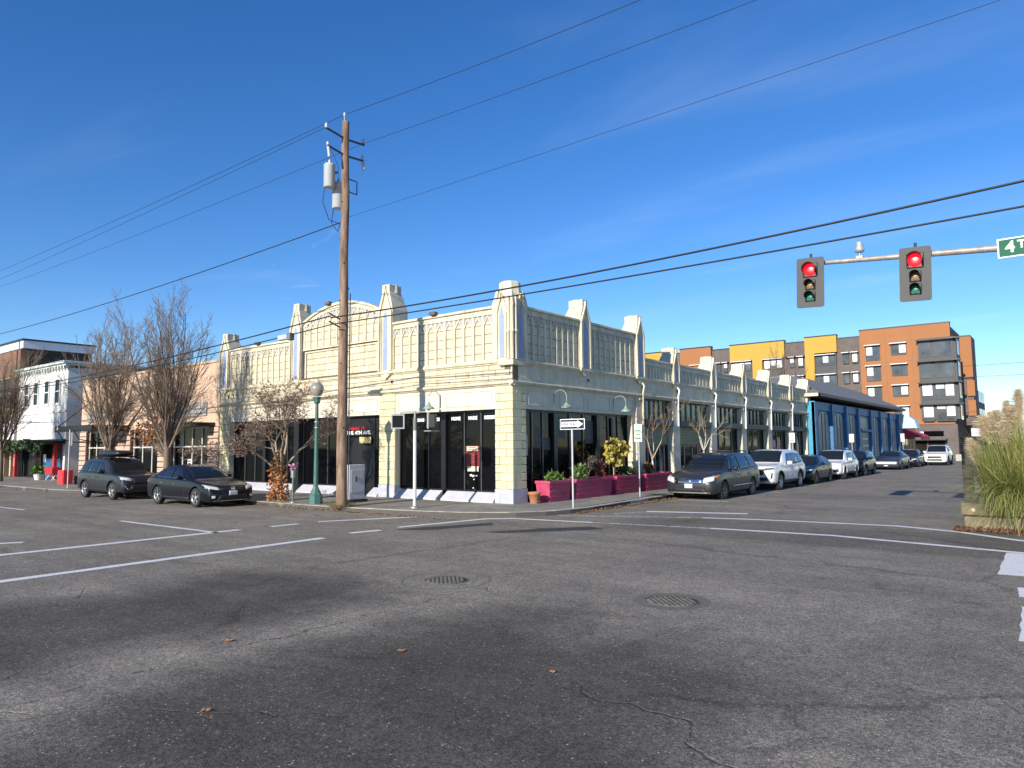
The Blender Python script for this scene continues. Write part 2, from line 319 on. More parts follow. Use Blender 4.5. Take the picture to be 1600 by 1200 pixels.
stripe(sp((-2.21,-9.0),(-2.15,-8.08)),.22); stripe(sp((-2.2,-7.3),(-.65,-4.45)),.2); stripe(sp((1.1,-8.7),(1.27,-7.75)),.22)
stripe(sp((1.15,-6.95),(1.75,-3.66),(2.39,-3.1),(5.2,-2.72)),.2)
stripe(sp((5.2,-2.72),(8.75,-2.2)),.17,PAINT2); stripe(sp((8.75,-2.2),(11.9,-1.98),(14.1,-2.45),(15.7,-2.8),(18,-3.1)),.2)
stripe(sp((3.1,-1.5),(6.2,-.05),(7.4,.4)),.17,PAINT2); stripe(sp((7.4,.4),(8.95,.83),(12.81,1.25),(14.43,.58),(15.72,-.5),(18,-1.6)),.2)
stripe(sp((4.3,.1),(4.9,1.3)),.16,PAINT2); stripe(sp((4.87,1.43),(8.1,2.5)),.3)
for xl,a,b in ((13.6,-2.57,-5.26),(13.95,-6.26,-7.0),(14.07,-7.7,-9.6)): stripe([(xl+.9,a),(xl+.95,b)],1.8)
for y in (6.2,11.9,17.9,23.0,28.6,34.6,40): stripe([(3.0,y),(4.9,y)],.1)
stripe([(3.95,.87*6.3),(4.75,.87*7.2)],.1,PAINT2)
for x in (-8.7,-14.6,-20.6,-26.6,-32.6): stripe([(x,-4.4),(x,-6.3)],.1,PAINT2)
for x in (-26,-38,-50): stripe([(x,-9.7),(x-3,-9.7)],.11)
def patch_poly(pts,m,name,z):
    c=[]; 
    for i in range(len(pts)):
        p=Vector(pts[i]); q=Vector(pts[(i+1)%len(pts)]); k=max(1,int((q-p).length/.2))
        for j in range(k):
            v=p.lerp(q,j/k); c.append((v.x+random.uniform(-.03,.03),v.y+random.uniform(-.03,.03),z))
    return tag(MB().add(c,[tuple(range(len(c)))]).build(name,m),kind='structure')
patch_poly([(1.25,-6.5),(2.0,-6.2),(2.75,-4.3),(2.3,-3.9),(1.7,-5.2)],SHADOWP,'painted_arm_shadow',ZR+.002)  # shadows of a mast arm, painted as dark sheets on the road
patch_poly([(3.4,-5.7),(4.0,-5.5),(5.6,-3.5),(5.0,-3.2),(4.2,-4.2)],SHADOWP,'painted_arm_shadow',ZR+.002)
# manhole covers
IRON=mat('rusty_cast_iron',(.13,.12,.1),.8,metal=.05,var=.4,vs=14,bump=.4,bs=60)
def manhole(x,y,r,label):
    t=thing('manhole_cover',label,'manhole cover',(x,y,ZR),'manhole covers in the crossing')
    m=MB(); n=40; prof=[(r,.003),(r,.008),(r*.94,.008),(r*.94,.003)]
    for (a,za),(b,zb) in zip(prof,prof[1:]):
        vs=[(x+q*math.cos(2*math.pi*j/n),y+q*math.sin(2*math.pi*j/n),ZR+z) for q,z in ((a,za),(b,zb)) for j in range(n)]
        m.add(vs,[(j,(j+1)%n,n+(j+1)%n,n+j) for j in range(n)])
    m.build('rim',IRON,t)
    MB().lathe([(r*.92,.002),(r*.92,.005),(r*.6,.006)],(x,y,ZR),n).build('lid',IRON,t)
    k=MB(); 
    for i in range(-6,7):
        for j in range(-6,7):
            a,b=i*r*.13,j*r*.13
            if math.hypot(a,b)<r*.84 and (i+j)%2==0: k.box(x+a-.035*r*1.4,x+a+.035*r*1.4,y+b-.05*r*1.4,y+b+.05*r*1.4,ZR+.005,ZR+.012)
    k.build('tread_pattern',IRON,t)
manhole(7.0,-10.62,.34,'smaller round iron manhole cover, left one in the crossing')
manhole(10.42,-9.95,.36,'larger worn iron manhole cover, right one in the crossing')
RINGM=mat('asphalt_ring',(.15,.135,.11),.9,var=.4,vs=18,bump=.5,bs=60)
def ring(x,y,r0,r1):
    n=48; vs=[(x+q*math.cos(2*math.pi*j/n)*(1+.02*math.sin(5*j)),y+q*math.sin(2*math.pi*j/n)*(1+.02*math.cos(7*j)),ZR+.0025) for q in (r0,r1) for j in range(n)]
    tag(MB().add(vs,[(j,(j+1)%n,n+(j+1)%n,n+j) for j in range(n)]).build('asphalt_collar',RINGM),kind='structure')
ring(7.0,-10.62,.66,.7); ring(10.42,-9.95,.37,.5)
# ---------------- corner building ----------------
CB=thing('corner_building','cream terracotta corner building with gothic parapet, pinnacles and black shop windows','building',(-9,9,0))
def fm(face):
    return (lambda a,d,z:(a,-d,z)) if face=='S' else (lambda a,d,z:(d,a,z))
def fbox(mb,face,a0,a1,d0,d1,z0,z1,mi=0):
    p=fm(face)(a0,d0,z0); q=fm(face)(a1,d1,z1); return mb.box(p[0],q[0],p[1],q[1],z0,z1,mi)
def fb(name,m,parent,face,a0,a1,d0,d1,z0,z1,bevel=0): return fbox(MB(),face,a0,a1,d0,d1,z0,z1).build(name,m,parent,bevel)
def fprism(mb,face,poly,d0,d1,mi=0):
    g=fm(face); return mb.prism(poly,lambda a,z:g(a,d0,z),lambda a,z:g(a,d1,z),mi)
# solid core and roofs
MB().box(-18.38,-.5,.5,9.0,-.1,4.6).box(-18.38,-.5,9.0,34.2,-.1,4.6).build('core_wall',BLACKP,CB)
MB().box(-18.38,-.3,.3,9.0,4.6,6.3).build('roof',ROOFT,CB); MB().box(-18.38,-.3,9.01,34.2,4.6,5.2).build('roof',ROOFT,CB)
MB().box(-18.4,-18.1,.3,34.2,4.6,6.6).box(-18.38,-.35,33.9,34.25,0,5.6).build('rear_parapet_wall',TERRA2,CB)
_tile={}
def tile_mesh(w,h,face,d=.05,m=None):
    k=(round(w,3),round(h,3),face,round(d,3),m.name)
    if k not in _tile:
        mb=MB(); e=.012; g=fm(face)
        vs=[g(a,0,z) for a,z in ((-w/2,-h/2),(w/2,-h/2),(w/2,h/2),(-w/2,h/2))]+[g(a,d,z) for a,z in ((-w/2+e,-h/2+e),(w/2-e,-h/2+e),(w/2-e,h/2-e),(-w/2+e,h/2-e))]
        vs+=[g(a,d-e,z) for a,z in ((-w/2,-h/2),(w/2,-h/2),(w/2,h/2),(-w/2,h/2))]
        fs=[(0,1,2,3),(4,7,6,5)]+[(i,8+i,8+(i+1)%4,(i+1)%4) for i in range(4)]+[(8+i,4+i,4+(i+1)%4,8+(i+1)%4) for i in range(4)]
        mb.add(vs,fs); me=mb.mesh('terracotta_tile',m)
        bm=bmesh.new(); bm.from_mesh(me); bmesh.ops.recalc_face_normals(bm,faces=bm.faces); bm.to_mesh(me); bm.free(); _tile[k]=me
    return _tile[k]
def tile(name,parent,face,a,z,w,h,d0=-.05,d=.05,m=None,jit=.002):
    return inst(name,tile_mesh(w,h,face,d,m or TERRA),fm(face)(a,d0+random.uniform(-jit,jit),z),parent)
SPAND=mat('lavender_grey_spandrel',(.34,.34,.37),.6,var=.1)
def arch_mesh(face,p,h,m):
    k=('arch',face,round(p,3),round(h,3))
    if k in _tile: return _tile[k]
    g=fm(face); mb=MB(); rw=.045; n=6; hw=p/2-.02
    fbox(mb,face,-p/2+.03,p/2-.03,.0,.008,h*.42,h,1)
    for s in (-1,1):
        pts=[]
        for i in range(n+1):
            t=i/n; a=hw*(1-t)**1.0*(1-.0*t)*math.cos(t*.5)/1.0; z=h*.82*(math.sin(t*math.pi/2*.86)/math.sin(math.pi/2*.86)); pts.append((s*a,z))
        L=[];Rr=[]
        for i,(a,z) in enumerate(pts):
            d=Vector(pts[min(i+1,n)])-Vector(pts[max(i-1,0)]); d.normalize(); nn=Vector((-d.y,d.x))*rw/2
            L.append((a+nn.x,z+nn.y));Rr.append((a-nn.x,z-nn.y))
        for i in range(n): fprism(mb,face,[L[i],L[i+1],Rr[i+1],Rr[i]],0,.042)
        fbox(mb,face,s*.02,s*(.02+.022),0,.03,h*.55,h*.72)   # cusp drop
    fbox(mb,face,-.022,.022,0,.045,h*.78,h)
    _tile[k]=mb.mesh('arch_tracery',[TERRA2,SPAND]); 
    bm=bmesh.new(); bm.from_mesh(_tile[k]); bmesh.ops.recalc_face_normals(bm,faces=bm.faces); bm.to_mesh(_tile[k]); bm.free()
    return _tile[k]
def parapet(face,a0,a1,n,z0,z1,rows,ah,zc,tiles=True):
    """fluted parapet panel between a0<a1; rows = z of the joints"""
    P=fb('parapet_panel',JOINT,CB,face,a0,a1,-.33,-.052,z0-.1,zc-.02)
    p=(a1-a0)/n
    for i in range(n+1):
        a=a0+i*p; w=.05 if 0<i<n else .04
        mb=MB(); fbox(mb,face,a-w if i else a,a+w if i<n else a,-.051,.045,z0,z1-.02); g=mb.build('rib',TERRA2,P,bevel=.012)
    for i in range(n):
        c=a0+(i+.5)*p
        for k in range(len(rows)-1):
            h=rows[k+1]-rows[k]; tile('terracotta_tile',P,face,c,(rows[k]+rows[k+1])/2,p-.112,h-.015)
        if ah: inst('arch_tracery',arch_mesh(face,p,ah,None),fm(face)(c,0.001,z1-ah),P)
    # coping: band and cap
    mb=MB(); fbox(mb,face,a0,a1,-.34,.06,z1-.02,z1+.07); fbox(mb,face,a0,a1,-.36,.035,z1+.07,zc-.1); fbox(mb,face,a0,a1,-.38,.11,zc-.1,zc-.03); fbox(mb,face,a0,a1,-.36,.075,zc-.03,zc)
    mb.build('coping',TERRA2,P,bevel=.012)
    mb=MB(); fbox(mb,face,a0,a1,-.05,.07,z0-.05,z0); mb.build('sill_moulding',TERRA2,P)
    return P
RW=[4.86,5.10,5.43,5.76,6.09,6.44]
parapet('S',-5.84,-.80,11,4.86,6.44,RW,.40,6.72)
parapet('S',-17.5,-12.58,11,4.86,6.44,RW,.40,6.72)
parapet('E',.80,4.14,9,4.86,6.44,RW,.34,6.72)
parapet('E',4.86,8.58,9,4.86,6.44,RW,.34,6.72)
PY=[8.96,12.5,17.0,21.4,25.8,30.1,34.0]
for i in range(6): parapet('E',PY[i]+.36,PY[i+1]-.36,9,4.86,5.44,[4.86,5.44],.30,5.72)
# central gable section with segmental top
def arcz(a,z0=7.36,z1=7.97,c=-9.1,h=2.55):
    t=min(1,abs(a-c)/h); Rr=(h*h+(z1-z0)**2)/(2*(z1-z0)); return z1-Rr+math.sqrt(max(0,Rr*Rr-((a-c))**2))
A0,A1=-11.62,-6.6
arc=[A0+(A1-A0)*i/24 for i in range(25)]
G=MB(); fprism(G,'S',[(A0,4.76),(A1,4.76)]+[(a,arcz(a)-.02) for a in arc[::-1]],-.33,-.052); G=G.build('gable_panel',JOINT,CB)
mb=MB()
for d0,d1,o0,o1 in ((-.36,.05,-.28,-.18),(-.36,.1,-.1,-.0),(-.34,.03,-.18,-.1)):
    for i in range(24):
        a,b=arc[i],arc[i+1]; fprism(mb,'S',[(a,arcz(a)+o0),(b,arcz(b)+o0),(b,arcz(b)+o1),(a,arcz(a)+o1)],d0,d1)
mb.build('arched_coping',TERRA2,G)
n=11; p=(A1-A0)/n
mb=MB(); fbox(mb,'S',A0,A1,-.05,.06,6.1,6.17); fbox(mb,'S',A0+.12,A1-.12,-.05,.035,5.98,6.05); fbox(mb,'S',A0+.12,A0+.2,-.05,.035,4.9,5.98); fbox(mb,'S',A1-.2,A1-.12,-.05,.035,4.9,5.98); mb.build('moulding',TERRA2,G,bevel=.01)
for i in range(n+1):
    a=A0+i*p; a_=min(max(a,A0+.05),A1-.05)
    fb('rib',TERRA2,G,'S',a_-.05,a_+.05,-.051,.04,6.17,arcz(a_)-.26,.012)
for i in range(n):
    c=A0+(i+.5)*p; top=arcz(c)-.3; z=6.18
    for zz in (6.5,6.83,7.16,9):
        z2=min(zz,top)
        if z2-z>.08: tile('terracotta_tile',G,'S',c,(z+z2)/2,p-.112,z2-z-.015)
        z=z2
        if z>=top: break
    inst('arch_tracery',arch_mesh('S',p,.42,None),(c,-.001,top-.40),G)
for k in range(4):
    nb=9; w=(A1-A0-.44)/nb; off=.5 if k%2 else 0
    for j in range(nb+(1 if off else 0)):
        a=A0+.22+max(0,(j-off)*w); b=A0+.22+min(nb*w,(j+1-off)*w)
        tile('terracotta_tile',G,'S',(a+b)/2,4.9+.27*(k+.5),b-a-.014,.257,d=.04,m=TERRA)
# frieze and ledges
F=fb('frieze',JOINT,CB,'S',-18.4,-.0,-.33,-.052,3.95,4.78)
z=4.1
for k,h in enumerate((.19,.19,.19)):
    w=.62; off=(k%2)*.31; a=-18.4
    while a<-.02:
        b=min(-.0,a+(w-off if a==-18.4 and off else w)); 
        if b-a>.05: tile('frieze_block',F,'S',(a+b)/2,z+h/2,b-a-.013,h-.012,d=.05)
        a=b
    z+=h
def ledge(face,a0,a1,prof,name,parent):
    mb=MB(); g=fm(face); n=len(prof); vs=[g(a0,d,z) for d,z in prof]+[g(a1,d,z) for d,z in prof]
    mb.add(vs,[(i,(i+1)%n,n+(i+1)%n,n+i) for i in range(n)]+[tuple(range(n))[::-1],tuple(range(n,2*n))]); o=mb.build(name,TERRA2,parent)
    bm=bmesh.new(); bm.from_mesh(o.data); bmesh.ops.recalc_face_normals(bm,faces=bm.faces); bm.to_mesh(o.data); bm.free(); return o
LA=[(-.05,4.67),(.03,4.67),(.05,4.71),(.1,4.73),(.11,4.79),(.07,4.82),(-.05,4.83)]
LB=[(-.05,3.93),(.02,3.93),(.05,3.97),(.12,3.99),(.13,4.05),(.06,4.09),(-.05,4.1)]
ledge('S',-18.42,.10,LA,'ledge',CB); ledge('S',-18.42,.12,LB,'ledge',CB)
ledge('E',-.098,34.3,LA,'ledge',CB); ledge('E',-.118,34.3,LB,'ledge',CB)
FE=fb('frieze',JOINT,CB,'E',.001,34.3,-.33,-.054,3.95,4.78)
a=.02
segs=[(.06,2.0),(2.0,3.3),(3.3,4.3),(4.7,5.7),(5.7,7.2),(7.2,8.5)]
for i in range(6):
    q0,q1=PY[i]+.1,PY[i+1]-.1; w=(q1-q0)/4; segs+=[(q0+w*j,q0+w*(j+1)) for j in range(4)]
for q0,q1 in segs:
    tile('frieze_block',FE,'E',(q0+q1)/2,4.385,q1-q0-.06,.40,d=.045)
fb('frieze_band',TERRA2,FE,'E',.003,34.29,-.05,-.012,4.1,4.67)
# piers
def pier(face,a0,a1,z1,d=0,blocks=None,zb=.44,depth=.5):
    P=MB(); fbox(P,face,a0+.004,a1-.004,-depth,d-.05,-.1,z1); P=P.build('pier',JOINT if blocks else TERRA2,CB)
    fb('base_course',GREYB,P,face,a0-.01,a1+.01,-depth,d+.015,-.1,zb,.015)
    return P
def pier_blocks(P,face,a0,a1,z0,z1,n,flip=0):
    h=(z1-z0)/n
    for k in range(n):
        s=.27 if (k+flip)%2 else .68; c=a0+(a1-a0)*s
        for q0,q1 in ((a0,c),(c,a1)): tile('pier_block',P,face,(q0+q1)/2,z0+h*(k+.5),q1-q0-.015,h-.015,d0=-.06,d=.06,m=YBLOCK,jit=.003)
P=pier('S',-.77,-.0,3.95); pier_blocks(P,'S',-.77,-.045,.44,3.93,13)
P=MB().box(-.5,-.052,.052,.77,-.1,3.94).build('pier',JOINT,CB); fb('base_course',GREYB,P,'E',.015,.78,-.4,.012,-.1,.44); pier_blocks(P,'E',.0,.77,.44,3.93,13,1)
P=pier('S',-6.66,-5.76,3.95); pier_blocks(P,'S',-6.66,-5.76,.44,3.93,12)
P=pier('S',-18.4,-17.5,3.95); pier_blocks(P,'S',-18.4,-17.5,.44,3.93,12)
fb('black_pier',BLACKP,CB,'S',-12.28,-11.92,-.35,-.02,-.05,3.15)
# lintels with framed panels
def lintel(face,a0,a1,k,m=CREAMP):
    Lo=fb('lintel',m,CB,face,a0,a1,-.4,-.035,3.15,3.94); w=(a1-a0)/k
    for i in range(k):
        q0,q1=a0+i*w+.14,a0+(i+1)*w-.14; mb=MB()
        fbox(mb,face,q0,q1,-.036,-.008,3.78,3.83); fbox(mb,face,q0,q1,-.036,-.008,3.28,3.33); fbox(mb,face,q0,q0+.05,-.036,-.008,3.33,3.78); fbox(mb,face,q1-.05,q1,-.036,-.008,3.33,3.78)
        mb.build('panel_frame',m,Lo,bevel=.006)
    return Lo
lintel('S',-5.76,-.77,2); lintel('S',-17.5,-6.66,4)
lintel('E',.77,8.6,4)
# storefronts
GLZ=-.3
def storefront(face,a0,a1,muls,z0,z1,gl=GLASS,posts=(),mm=MULL):
    S=MB(); fbox(S,face,a0,a1,GLZ-.06,GLZ+.05,z1-.07,z1); fbox(S,face,a0,a1,GLZ-.06,GLZ+.05,z0,z0+.05); fbox(S,face,a0,a0+.05,GLZ-.06,GLZ+.045,z0+.05,z1-.07); fbox(S,face,a1-.05,a1,GLZ-.06,GLZ+.045,z0+.05,z1-.07)
    S=S.build('shopfront',FRAME,CB); e=sorted([a0+.05]+list(muls)+[a1-.05])
    for a in muls: fb('mullion',FRAME if a in posts else mm,S,face,a-(.11 if a in posts else .022),a+(.11 if a in posts else .022),GLZ-.05,GLZ+(.12 if a in posts else .035),z0+.05,z1-.07)
    for a,b in zip(e,e[1:]):
        o=fb('pane',gl,S,face,a+.02,b-.02,GLZ-.03,GLZ-.012,z0+.05,z1-.07)
        r=random.uniform(-.006,.006); 
    return S
S1=storefront('S',-5.74,-.79,(-1.62,-2.41,-3.36,-4.2,-5.0),.3,3.15,posts=(-3.36,))
S2=storefront('S',-11.9,-9.35,(-10.2,-11.05),.3,3.15); S3=storefront('S',-17.48,-12.3,(-13.1,-13.95,-14.8,-15.65,-16.5),.3,3.15,posts=(-14.8,))
SILL=mat('pale_grey_sill',(.5,.5,.53),.6,var=.12)
for a0,a1 in ((-5.74,-3.47),(-3.25,-.79),(-17.48,-9.3)): fprism
def sill(a0,a1):
    MB().add([(a0,-.1,-.06),(a1,-.1,-.06),(a1,-.1,.02),(a0,-.1,.02),(a0,.27,.29),(a1,.27,.29),(a0,.3,-.06),(a1,.3,-.06)],[(0,1,2,3),(3,2,5,4),(0,3,4,6),(1,7,5,2),(4,5,7,6)]).build('window_sill',SILL,CB)
for q in ((-5.72,-3.48),(-3.24,-.8),(-17.46,-12.3),(-11.9,-9.35),(-7.25,-6.68)): sill(*q)
# recessed entrance
YEL=mat('yellow_notice',(.55,.4,.07),.6,var=.3,vs=9); 
E_=box('entrance',BLACKP,CB,-9.34,-6.68,.32,.36,2.35,3.15)
MB().box(-9.33,-9.28,-.02+.3,1.3,0,2.35).build('door_jamb',FRAME,E_); MB().box(-7.3,-7.22,.28,1.3,0,3.1).build('door_jamb',FRAME,E_)
box('door',FRAME,E_,-8.15,-7.3,.95,1.0,.0,2.3); box('door_glass',GLASS2,E_,-8.05,-7.4,.92,.945,.25,2.15); box('side_light',GLASS,E_,-7.2,-6.68,.3,.33,.3,2.35)
box('yellow_wall',YEL,E_,-9.25,-8.2,.85,.9,.1,2.25)
box('door_notice',mat('pale_yellow_notice',(.6,.5,.2),.6,var=.3,vs=6),E_,-8.15,-7.45,.27,.29,2.05,2.3); box('door_handle_plate',MULL,E_,-8.18,-8.1,.86,.94,.9,1.9)
REDL=mat('red_lettering',(.6,.02,.02),.5); WHL=mat('white_lettering',(.85,.84,.8),.5,emit=(1,.95,.85),es=.15)
text('address_lettering','520 E. 4TH AVE.'[1:],.19,WHL,E_,Matrix.Translation((-8.25,.3,2.47))@FACE_S,sx=1.25,bold=.006)
text('red_lettering',"Saigons' 1A",.2,REDL,E_,Matrix.Translation((-8.35,.3,2.66))@FACE_S,sx=1.1,bold=.004)
for s,x in (('SAND',-4.6),('SALADS',-3.88),('HOME',-2.83),('MADE',-2.02),('DESSERTS',-1.19)):
    text('window_lettering',s,.17,WHL,S1,Matrix.Translation((x,.285,2.88))@FACE_S,sx=.92 if len(s)<5 else .78,bold=.006)
POST=mat('dark_red_poster',(.16,.012,.012),.5,var=.3,vs=8); LAB=mat('cream_label',(.6,.52,.38),.6,var=.15,vs=30)
box('poster',POST,S1,-2.36,-1.7,.28,.284,1.12,1.9); box('poster_label',LAB,S1,-2.3,-1.78,.274,.278,1.72,1.88); box('poster_label',LAB,S1,-2.27,-1.75,.274,.278,1.0,1.18)
for k in range(6): box('poster_text_line',mat('poster_pink_text',(.3,.06,.06),.6),S1,-2.2,-1.8-.08*(k%3),.2755,.279,1.3+.06*k,1.32+.06*k)
for k in range(2): box('poster_text_line',mat('poster_dark_text',(.12,.09,.07),.6),S1,-2.22,-1.86-.1*k,.2695,.273,1.83-.07*k,1.85-.07*k)
mb=MB()
for x,z,r in ((-2.08,.86,.055),(-1.98,.84,.05),(-1.9,.85,.035),(-1.83,.85,.04),(-1.94,.72,.03),(-1.98,.42,.03),(-1.9,.38,.022)): mb.lathe([(r*.4,-r*.8),(r,-.2*r),(r,.3*r),(r*.3,r*.8)],(x,.26,z),8)
mb.build('window_flowers',mat('white_petals',(.8,.78,.72),.6),S1)
# east storefront
S4=storefront('E',.78,8.3,(1.45,2.1,2.8,3.85,4.8,5.8,6.7,7.5),.05,3.15,posts=(2.8,5.8))
INT=mat('dim_interior',(.03,.03,.028),.8,var=.6,vs=2)
fb('blade_notice',mat('grey_notice',(.4,.4,.4),.6),S4,'E',.83,1.1,-.27,-.2,1.55,2.25); fb('white_post',mat('weathered_wood_post',(.35,.28,.2),.7),S4,'E',7.0,7.12,-.27,-.2,.6,3.0)
for y,z,w,h in ((1.9,2.2,.45,.7),(2.4,1.95,.4,.45),(3.3,2.55,.6,.8),(4.4,2.5,.5,.9),(5.3,2.4,.6,.9)): fb('interior_reflection_panel',mat('dim_reflection_grey',(.05,.05,.05),.5,var=.3),S4,'E',y-w/2,y+w/2,-.311,-.306,z-h/2,z+h/2)  # dim reflections in the glass, painted as flat grey panels
fb('pier',TERRA2,CB,'E',8.3,8.6,-.4,-.02,-.05,3.15)
# lower east bays
PIERM=mat('cream_pier_paint',(.56,.52,.4),.6,var=.15,vs=2,streak=3)
for i,c in enumerate(PY):
    P=fb('pier',PIERM,CB,'E',c-.37,c+.37,-.45,.05,-.1,3.94,.02); fb('base_course',GREYB,P,'E',c-.39,c+.39,-.4,.07,-.1,.4)
    mb=MB(); mb.tube([(.09,c+.1,4.6),(.2,c+.1,4.45),(.12,c+.12,4.1),(.1,c+.12,2.75)],.045,6); mb.build('rain_pipe',WHITEP if i>0 else TERRA2,P)
    fb('pipe_bracket',TERRA2,P,'E',c-.2,c+.2,.05,.12,3.82,3.93)
TRG=mat('transom_glass',(.06,.052,.035),.15,var=.6,vs=1.5)
WOODM=mat('pale_timber_mullion',(.3,.24,.16),.6)
for i in range(6):
    q0,q1=PY[i]+.37,PY[i+1]-.37; w=(q1-q0)
    T=MB(); fbox(T,'E',q0,q1,-.3,-.1,3.86,3.94); T=T.build('transom',DKBEAM,CB)
    nn=6
    for k in range(nn):
        fb('pane',TRG,T,'E',q0+w*k/nn+.04,q0+w*(k+1)/nn-.04,-.22,-.2,3.02,3.86); fb('glazing_bar',OLIVE if i<2 else DKBEAM,T,'E',q0+w*k/nn-.035,q0+w*k/nn+.035,-.24,-.15,3.02,3.86)
    fb('beam',DKBEAM,CB,'E',q0,q1,-.3,.09,2.74,3.02,.01)
    if i<2:
        sd_=fb('siding',OLIVE,CB,'E',q0,q1,-.28,-.22,1.9,2.74)
        for k in range(6): fb('siding_board',OLIVE,sd_,'E',q0,q1,-.22,-.2-.0*k,1.905+.138*k,1.905+.138*k+.128,.008)
        st=storefront('E',q0,q1,(q0+w*.3,q0+w*.55,q0+w*.72,q0+w*.88),.1,1.9,gl=GLASS2,mm=mat('white_door_frame',(.4,.38,.33),.6))
    else:
        st=storefront('E',q0,q1,(q0+w*.28,q0+w*.52,q0+w*.78),.15,2.74,gl=GLASS2,mm=WOODM if i%2 else MULL)
        if i==4:
            for y,z,r in ((q0+1.3,1.85,.28),(q0+2.0,1.6,.22),(q0+1.4,1.2,.2),(q0+2.1,2.1,.22)):
                mb=MB(); mb.lathe([(r,-.005),(r,.005)],(0,0,0),16); o=mb.build('round_poster',mat('red_white_poster',(.5,.06,.06),.5,c2=(.7,.65,.6),vs=6),st); o.matrix_basis=Matrix.Translation((-.288,y,z))@Matrix.Rotation(R(90),4,'Y'); W[o]=o.matrix_basis
        else:
            for k in range(3): fb('window_poster',mat('dim_poster%d'%k,[(.12,.1,.07),(.2,.19,.17),(.1,.05,.04)][k],.6,var=.4,vs=5),st,'E',q0+w*(.33+.06*k),q0+w*(.45+.04*k),-.295,-.29,.6+.5*k,1.0+.5*k)
# pinnacled towers
def tower(face,a,zs,zt,w=.72,z0=4.84,mini=False):
    g=fm(face); hw=w/2
    T=MB(); prof=[(a-hw,z0-.06),(a+hw,z0-.06),(a+hw,zs),(a+hw*.52,zt-.3),(a+hw*.52,zt),(a-hw*.52,zt),(a-hw*.52,zt-.3),(a-hw,zs)]
    # prism with chamfered back and top
    back=.72; vs=[g(q,.10,z) for q,z in prof]+[g(q,-back+(.18 if z>zs+.05 else 0),z) for q,z in prof]; n=len(prof)
    T.add(vs,[tuple(range(n)),tuple(range(n,2*n))[::-1]]+[(i,n+i,n+(i+1)%n,(i+1)%n) for i in range(n)]); 
    T=T.build('pinnacle_tower',TERRA2,CB,bevel=.02)
    bm=bmesh.new(); bm.from_mesh(T.data); bmesh.ops.recalc_face_normals(bm,faces=bm.faces); bm.to_mesh(T.data); bm.free()
    # octagonal cap
    cap=MB(); r0=hw*.60; c=g(a,-.28,0); cap.lathe([(r0*1.0,zt-.34),(r0*1.12,zt-.3),(r0*1.02,zt-.26),(r0*.98,zt-.04),(r0*.86,zt+.02)],(c[0],c[1],0),8,smooth=False); cap.build('cap',TERRA2,T)
    mb=MB(); apex=zt-.32
    for s in (-1,1):
        fbox(mb,face,a+s*hw*.98,a+s*hw*.72,.1,.16,z0,zs-.12)
        fprism(mb,face,[(a+s*hw*.98,zs-.12),(a+s*hw*.7,zs-.12),(a+s*.02,apex-.02),(a+s*.02,apex+.18),(a+s*hw*.3,apex-.05)],.1,.165)
        fbox(mb,face,a+s*hw*.62,a+s*hw*.5,.1,.135,z0,zs-.3)
    fbox(mb,face,a-.05,a+.05,.1,.17,apex+.05,zt-.06)
    o=mb.build('gable_moulding',TERRA2,T); bm=bmesh.new(); bm.from_mesh(o.data); bmesh.ops.recalc_face_normals(bm,faces=bm.faces); bm.to_mesh(o.data); bm.free()
    lw=hw*.3; fprism(lz:=MB(),face,[(a-lw,z0+.02),(a+lw,z0+.02),(a+lw,zs-.35),(a+lw*.55,zs-.14),(a,zs+.02),(a-lw*.55,zs-.14),(a-lw,zs-.35)],.098,.106); lz.build('lancet_panel',LAV,T)
    for k in range(1,int((zt-z0)/.42)): fb('joint_course',JOINT,T,face,a-hw*.5,a+hw*.5,-back-.002,-.05,z0+.42*k,z0+.42*k+.006) if z0+.42*k<zt-.4 and z0+.42*k>5.6 else None
    fb('corbel',TERRA2,T,face,a-hw-.04,a+hw+.04,.0,.15,z0-.12,z0-.02,.02); mb=MB(); fprism(mb,face,[(a-.3,z0-.12),(a+.3,z0-.12),(a+.05,z0-.3),(a-.05,z0-.3)],-.0,.11); mb.build('corbel',TERRA2,T)
    bl=MB(); c=g(a,-.0,4.38); 
    o=MB().lathe([(.055,0),(.06,.02)],(0,0,0),10).build('vent_hole',BLACKP,T); o.matrix_basis=Matrix.Translation(g(a+.3,.004,4.4))@(Matrix.Rotation(R(90),4,'X') if face=='S' else Matrix.Rotation(R(90),4,'Y')); W[o]=o.matrix_basis
    return T
tower('S',-6.22,7.25,8.27,.8); tower('S',-12.1,7.25,8.27,.8); tower('S',-17.95,6.75,7.53,.8)
tower('E',4.5,6.75,7.53); tower('E',8.95,6.75,7.53)
for c in PY[1:]: tower('E',c,5.75,6.48,.66)
